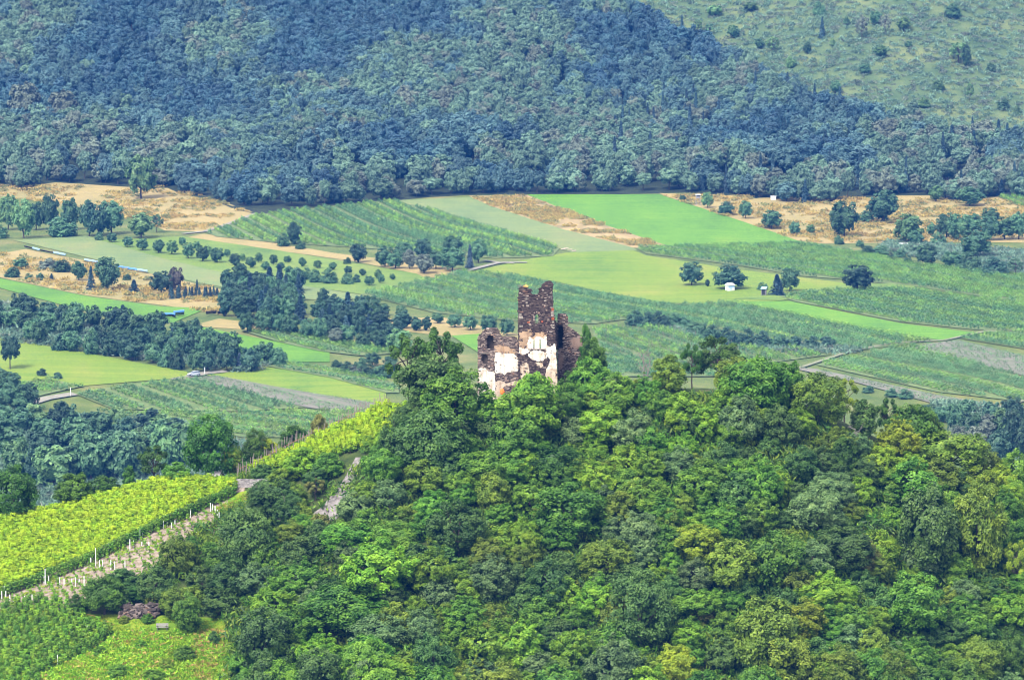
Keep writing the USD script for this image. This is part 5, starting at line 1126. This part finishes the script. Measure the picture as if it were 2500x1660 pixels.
# grass on the lower left slope and banks
blades = [(tuft(11, 34, .5, .30, .22), 'grass_blade'), (tuft(12, 34, .45, .34, .22), 'grass_green'), (tuft(13, 30, .55, .30, .22), 'grass_dry'), (tuft(14, 34, .5, .3, .22), 'grass_blade'), (tuft(15, 34, .6, .3, .24), 'grass_green'), (tuft(16, 34, .5, .3, .22), 'grass_green'), (tuft(17, 34, .6, .3, .24), 'grass_green')]
scrub('grass', [(-30, 1590), (110, 1650), (240, 1590), (300, 1545), (560, 1550), (575, 1600), (560, 1720), (-30, 1720)], 9000, blades, 'long yellow-green grass on the slope below the bench', 21, on_hill, zh, (0.7, 1.7), True, 4, 0.0, Point(*BENCH[:2]).buffer(2.2))
scrub('grass', [(215, 1505), (330, 1515), (460, 1510), (560, 1515), (560, 1545), (300, 1545)], 1200, [blades[0], blades[1]], 'short grass along the path at the bench', 22, on_hill, zh, (0.3, 0.6), True, 4, 0.0, Point(*BENCH[:2]).buffer(2.2))
scrub('grass', [(450, 1160), (640, 1146), (660, 1158), (560, 1170), (530, 1240), (640, 1195), (640, 1240), (580, 1290), (540, 1285), (530, 1240), (470, 1176)], 900, [blades[0], blades[2], blades[1]], 'yellow grass on the banks beside the terrace track', 23, on_hill, zh, (0.4, 1.0), True, 4, 0.0)
scrub('tall_grass', [(470, 1565), (520, 1545), (562, 1548), (556, 1600), (520, 1650), (500, 1720), (455, 1720), (480, 1640)], 900, [blades[2], blades[2], blades[0]], 'orange-tan dry grass beside the dark tree at the bottom', 27, on_hill, zh, (0.8, 1.7), True, 4, 0.0)
scrub('undergrowth', [(590, 1230), (760, 1270), (890, 1110), (960, 1020), (1500, 960), (1900, 985), (2100, 1080), (2500, 1240), (2540, 1720), (560, 1720), (560, 1480), (340, 1410)], 9000, [(tuft(31, 40, 1.1, .6, .36), 'leaf_g'), (tuft(32, 40, 1.2, .7, .36), 'leaf_k'), (tuft(33, 36, 1.0, .6, .36), 'leaf_o')], 'green undergrowth on the ground of the hillside wood', 24, on_hill, zh, (0.7, 1.6), True, 4, 0.0, PATH.buffer(-0.35))
scrub('undergrowth', [(-30, 1270), (300, 1190), (450, 1160), (640, 1140), (800, 1050), (900, 1000), (800, 1075), (640, 1160), (560, 1185), (440, 1180), (0, 1280)], 900, [(tuft(34, 40, 1.0, .6, .34), 'leaf_g'), (tuft(35, 40, .9, .6, .34), 'leaf_o')], 'low herbs along the left crest', 25, on_hill, zh, (0.5, 1.1), True, 4, 0.0)
scrub('weeds', [(-30, 1455), (60, 1430), (440, 1260), (540, 1205), (560, 1240), (480, 1370), (200, 1465), (-30, 1520)], 1500, [blades[0], blades[1]], 'weeds between the young vines on the stony slope', 26, on_hill, zh, (0.3, 0.8), True, 4, 0.0)

# ------------------------------------------------------------------ small things in the valley
def vthing(name, px_, py_, label, c, rz=0.0, lift=0.5):
    p = on_valley(px_, py_); return thing(name, label, c, p + [0, 0, lift], rz)
# car
def loft(sections):
    """sections: (x, half width, z0, z1) -> closed body"""
    v, f = [], []
    for x, w_, z0, z1, wt in sections: v += [[x, -w_, z0], [x, w_, z0], [x, w_ * 1.0, z0 + (z1 - z0) * .6], [x, wt, z1], [x, -wt, z1], [x, -w_, z0 + (z1 - z0) * .6]]
    n = len(sections)
    for i in range(n - 1):
        for k in range(6):
            a, b = i * 6 + k, i * 6 + (k + 1) % 6; f += [[a, b, b + 6], [a, b + 6, a + 6]]
    for k in range(1, 5): f.append([0, k + 1, k]); f.append([(n - 1) * 6, (n - 1) * 6 + k, (n - 1) * 6 + k + 1])
    return np.array(v, float), np.array(f)
t = vthing('car', 473, 922, 'silver car parked on the pale track between two meadows', 'car', math.radians(212), 0.75)
obj('body', loft([(-2.25, .78, .45, .85, .7), (-2.1, .9, .32, 1.0, .8), (-1.2, .93, .28, 1.08, .84), (1.0, .93, .28, 1.05, .84), (2.0, .88, .3, .88, .76), (2.25, .75, .42, .72, .62)]), 'car_silver', t, 40)
obj('lower_body', loft([(-2.22, .93, .25, .74, .95), (2.24, .90, .25, .70, .92)]), 'car_dark', t)
obj('roof', loft([(-2.0, .76, 1.50, 1.56, .7), (-1.6, .74, 1.56, 1.68, .62), (-.2, .74, 1.58, 1.72, .62), (.35, .72, 1.52, 1.6, .6)]), 'car_silver', t, 40)
obj('side_window', loft([(-2.1, .80, 1.0, 1.52, .70), (-1.2, .82, 1.05, 1.56, .72), (.3, .82, 1.05, 1.56, .70), (1.15, .78, 1.02, 1.08, .74)]), 'glass_dark', t)
for sx in (-1.35, 1.4):
    for sy in (-.86, .86):
        m = trimesh.creation.cylinder(radius=.34, height=.24, sections=18); v = np.array(m.vertices) @ trimesh.transformations.rotation_matrix(PI / 2, [1, 0, 0])[:3, :3] + [sx, sy, .34]
        w_ = obj('wheel', (v, m.faces), 'tyre', t); m2 = trimesh.creation.cylinder(radius=.22, height=.27, sections=14); obj('rim', (np.array(m2.vertices) @ trimesh.transformations.rotation_matrix(PI / 2, [1, 0, 0])[:3, :3] + [sx, sy, .34], m2.faces), 'car_silver', w_)
for sy in (-.6, .6): obj('headlight', bx(2.12, 2.26, sy - .16, sy + .16, .62, .74), 'white_paint', t)
# hunting stands
def stand(px_, py_, h, w_, label, m):
    t = vthing('hunting_stand', px_, py_, label, 'hunting stand', 0.2)
    for sx in (-1, 1):
        for sy in (-1, 1): obj('leg', tube([[sx * w_ * .62, sy * w_ * .6, -.7], [sx * w_ * .42, sy * w_ * .42, h * .62]], .08, 5), m, t)
    obj('floor', bx(-w_ / 2, w_ / 2, -w_ / 2, w_ / 2, h * .6, h * .63), m, t)
    obj('cabin', cat([bx(-w_ / 2, w_ / 2, -w_ / 2, -w_ / 2 + .06, h * .63, h * .76), bx(-w_ / 2, -w_ / 2 + .06, -w_ / 2 + .06, w_ / 2, h * .63, h * .9), bx(w_ / 2 - .06, w_ / 2, -w_ / 2 + .06, w_ / 2, h * .63, h * .9), bx(-w_ / 2 + .06, w_ / 2 - .06, w_ / 2 - .06, w_ / 2, h * .63, h * .9)]), m, t)
    obj('roof', bx(-w_ * .62, w_ * .62, -w_ * .62, w_ * .62, h * .92, h * .97), 'white_paint', t)
    for k in range(6): obj('rung', tube([[-.3, -w_ * .75 + k * .02, h * .1 * k], [.3, -w_ * .75 + k * .02, h * .1 * k]], .035, 4), m, t)
    obj('brace', tube([[-w_ * .55, -w_ * .6, .3], [w_ * .48, -w_ * .5, h * .55]], .05, 4), m, t)
stand(1704, 502, 5.2, 1.9, 'pale raised hunting stand at the top corner of the lush field', 'weathered')
stand(607, 902, 2.9, 1.1, 'small wooden hunting stand at the meadow edge right of the car', 'weathered')
tag(obj('post', (lambda p_: tube([p_, p_ + [0, 0, 2.6]], .12, 6))(on_valley(500, 914)), 'stake_white'), 'pale post at the field edge just right of the car', 'post')
tag(obj('post', (lambda p_: tube([p_, p_ + [0, 0, 3.2]], .14, 6))(on_valley(172, 968)), 'stake_white'), 'white-topped post at the corner of the dark vineyard beside the track', 'post')
# huts
t = vthing('hut', 1782, 710, 'small white hut with pale roof under the large dark tree', 'hut', 0.45, 0.4)
obj('wall', cat([bx(-1.5, 1.5, -1.3, -1.2, -.4, 2.0), bx(-1.5, 1.5, 1.2, 1.3, -.4, 2.0), bx(-1.5, -1.4, -1.2, 1.2, -.4, 2.0), bx(1.4, 1.5, -1.2, 1.2, -.4, 2.0)]), 'white_paint', t)
obj('wall_band', cat([bx(-1.52, 1.52, -1.32, -1.302, .9, 1.7)]), 'blue_paint', t)
obj('door', bx(-.5, .3, -1.33, -1.322, 0, 1.75), 'blue_paint', t)
rf = [[-1.8, -1.6, 1.95], [1.8, -1.6, 1.95], [1.8, 1.6, 1.95], [-1.8, 1.6, 1.95], [-1.2, 0, 3.1], [1.2, 0, 3.1]]
obj('roof', (np.array(rf), np.array([[0, 1, 5], [0, 5, 4], [1, 2, 5], [2, 3, 4], [2, 4, 5], [3, 0, 4], [0, 3, 2], [0, 2, 1]])), 'white_paint', t)
t = vthing('shed', 1865, 722, 'pale open-sided shed beside the dark conifer, right of the white hut', 'shed', -0.3, 0.4)
obj('wall', cat([bx(-.9, .9, .9, 1.0, -.4, 2.6), bx(-.9, -.8, -.9, .9, -.4, 2.4), bx(.8, .9, -.9, .9, -.4, 2.4)]), 'weathered', t)
obj('roof', (np.array([[-1.2, -1.2, 2.3], [1.2, -1.2, 2.3], [1.2, 1.2, 3.2], [-1.2, 1.2, 3.2], [-1.2, -1.2, 2.42], [1.2, -1.2, 2.42], [1.2, 1.2, 3.32], [-1.2, 1.2, 3.32]]), bx(0, 1, 0, 1, 0, 1)[1][:0].tolist() or np.array([[0, 2, 1], [0, 3, 2], [4, 5, 6], [4, 6, 7], [0, 1, 5], [0, 5, 4], [1, 2, 6], [1, 6, 5], [2, 3, 7], [2, 7, 6], [3, 0, 4], [3, 4, 7]])), 'pale_tarp', t)
tag(obj('caravan_roof', (lambda q: cat([bx(q[0] - 1.9, q[0] + 1.9, q[1] - .9, q[1] + .9, q[2] + 1.4, q[2] + 1.7), bx(q[0] - 1.7, q[0] + 1.7, q[1] - .8, q[1] + .8, q[2] - .2, q[2] + 1.4)]))(on_valley(2205, 603)), 'white_paint'), 'low white trailer between the bushes right of the round meadow tree', 'trailer')
tag(obj('caravan_roof', (lambda q: cat([bx(q[0] - 1.5, q[0] + 1.5, q[1] - .9, q[1] + .9, q[2] + 1.6, q[2] + 1.9), bx(q[0] - 1.3, q[0] + 1.3, q[1] - .8, q[1] + .8, q[2] - .2, q[2] + 1.6)]))(on_valley(1888, 488)), 'white_paint'), 'tiny white trailer half hidden at the far forest edge', 'trailer')
# woodpiles and tarps
def woodpile(pts, label, h, tarp, rs_):
    r_ = random.Random(rs_); q = [on_valley(*p_) for p_ in pts]; L = LineString([p_[:2] for p_ in q])
    t = thing('woodpile', label, 'woodpile', (0, 0, 0)); logs, k = [], 0
    u = 0
    while u < L.length:
        p_ = L.interpolate(u); z = float(zv(p_.x, p_.y)) + 0.6
        for lay in range(int(h / .32)):
            logs.append(tube([[p_.x, p_.y - .55 + r_.uniform(-.1, .1), z + lay * .32 + .15], [p_.x, p_.y + .55, z + lay * .32 + .15]], r_.uniform(.13, .17), 6))
        u += .34
    tag(obj('logs', cat(logs), 'log', t), kind='stuff')
    if tarp:
        for a, b, m in tarp:
            s = []
            for w_ in np.linspace(a, b, max(3, int((b - a) * L.length / 1.2))):
                p_ = L.interpolate(w_, normalized=True); z = float(zv(p_.x, p_.y)) + 0.6 + h + .12 + r_.uniform(-.06, .08)
                s.append([[p_.x, p_.y - .95, z - .55], [p_.x, p_.y - .7, z], [p_.x, p_.y + .7, z + .1], [p_.x, p_.y + .95, z - .4]])
            v = np.array(s).reshape(-1, 3); f = []
            for i in range(len(s) - 1):
                for j in range(3): f += [[i * 4 + j, i * 4 + 4 + j, i * 4 + 5 + j], [i * 4 + j, i * 4 + 5 + j, i * 4 + 1 + j]]
            obj('tarp', (v, np.array(f)[:, ::-1]), m, t)
woodpile([(206, 640), (240, 646), (280, 655), (320, 662), (360, 668)], 'long low woodpile under pale blue tarps behind the big round tree at left', 0.7, [(0, .2, 'pale_tarp'), (.52, .85, 'blue_tarp'), (.85, 1, 'pale_tarp')], 1)
woodpile([(60, 606), (90, 614), (120, 620), (160, 628)], 'brown log pile with a few grey tarps at the left edge of the pale meadow', 0.7, [(.25, .45, 'pale_tarp'), (.75, 1, 'pale_tarp')], 2)
woodpile([(393, 778), (420, 776), (428, 778)], 'left woodpile under a bright blue tarp on the lush strip', 1.3, [(0, 1, 'blue_tarp')], 3)
woodpile([(424, 774), (450, 772)], 'right woodpile under a bright blue tarp on the lush strip', 1.6, [(0, 1, 'blue_tarp')], 4)
woodpile([(504, 771), (528, 769)], 'heap of pale cut logs at the end of the dry strip', 1.3, [], 5)
woodpile([(532, 771), (557, 767)], 'heap of brown logs beside the dark conifer grove', 1.4, [], 6)
t = thing('log_heap', 'small pile of pale cut logs on the grass below the large vineyard block', 'log pile')
for q_, a_ in ((on_valley(1376, 610), .2), (on_valley(1386, 613), -.4), (on_valley(1396, 616), .5), (on_valley(1381, 612), 2.8)):
    obj('cut_log', tube([q_ + [0, 0, .55], q_ + [2.2 * math.cos(a_), .5, .7]], .25, 7), 'log_end', t)

# ------------------------------------------------------------------ air
v, f = bx(-1520, 1520, -620, 5220, 53.0, 470)
tag(obj('haze', (v, f), 'bark'), kind='stuff')
usdkit.material(stage, '/World/Looks/haze_air', {'v': ('principled_volume', {'color': HAZE_COLOR, 'density': HAZE_DENSITY, 'anisotropy': 0.0})}, [], volume='v.volume')
UsdShade.MaterialBindingAPI.Apply(stage.GetPrimAtPath('/World/haze')).Bind(UsdShade.Material.Get(stage, '/World/Looks/haze_air'))
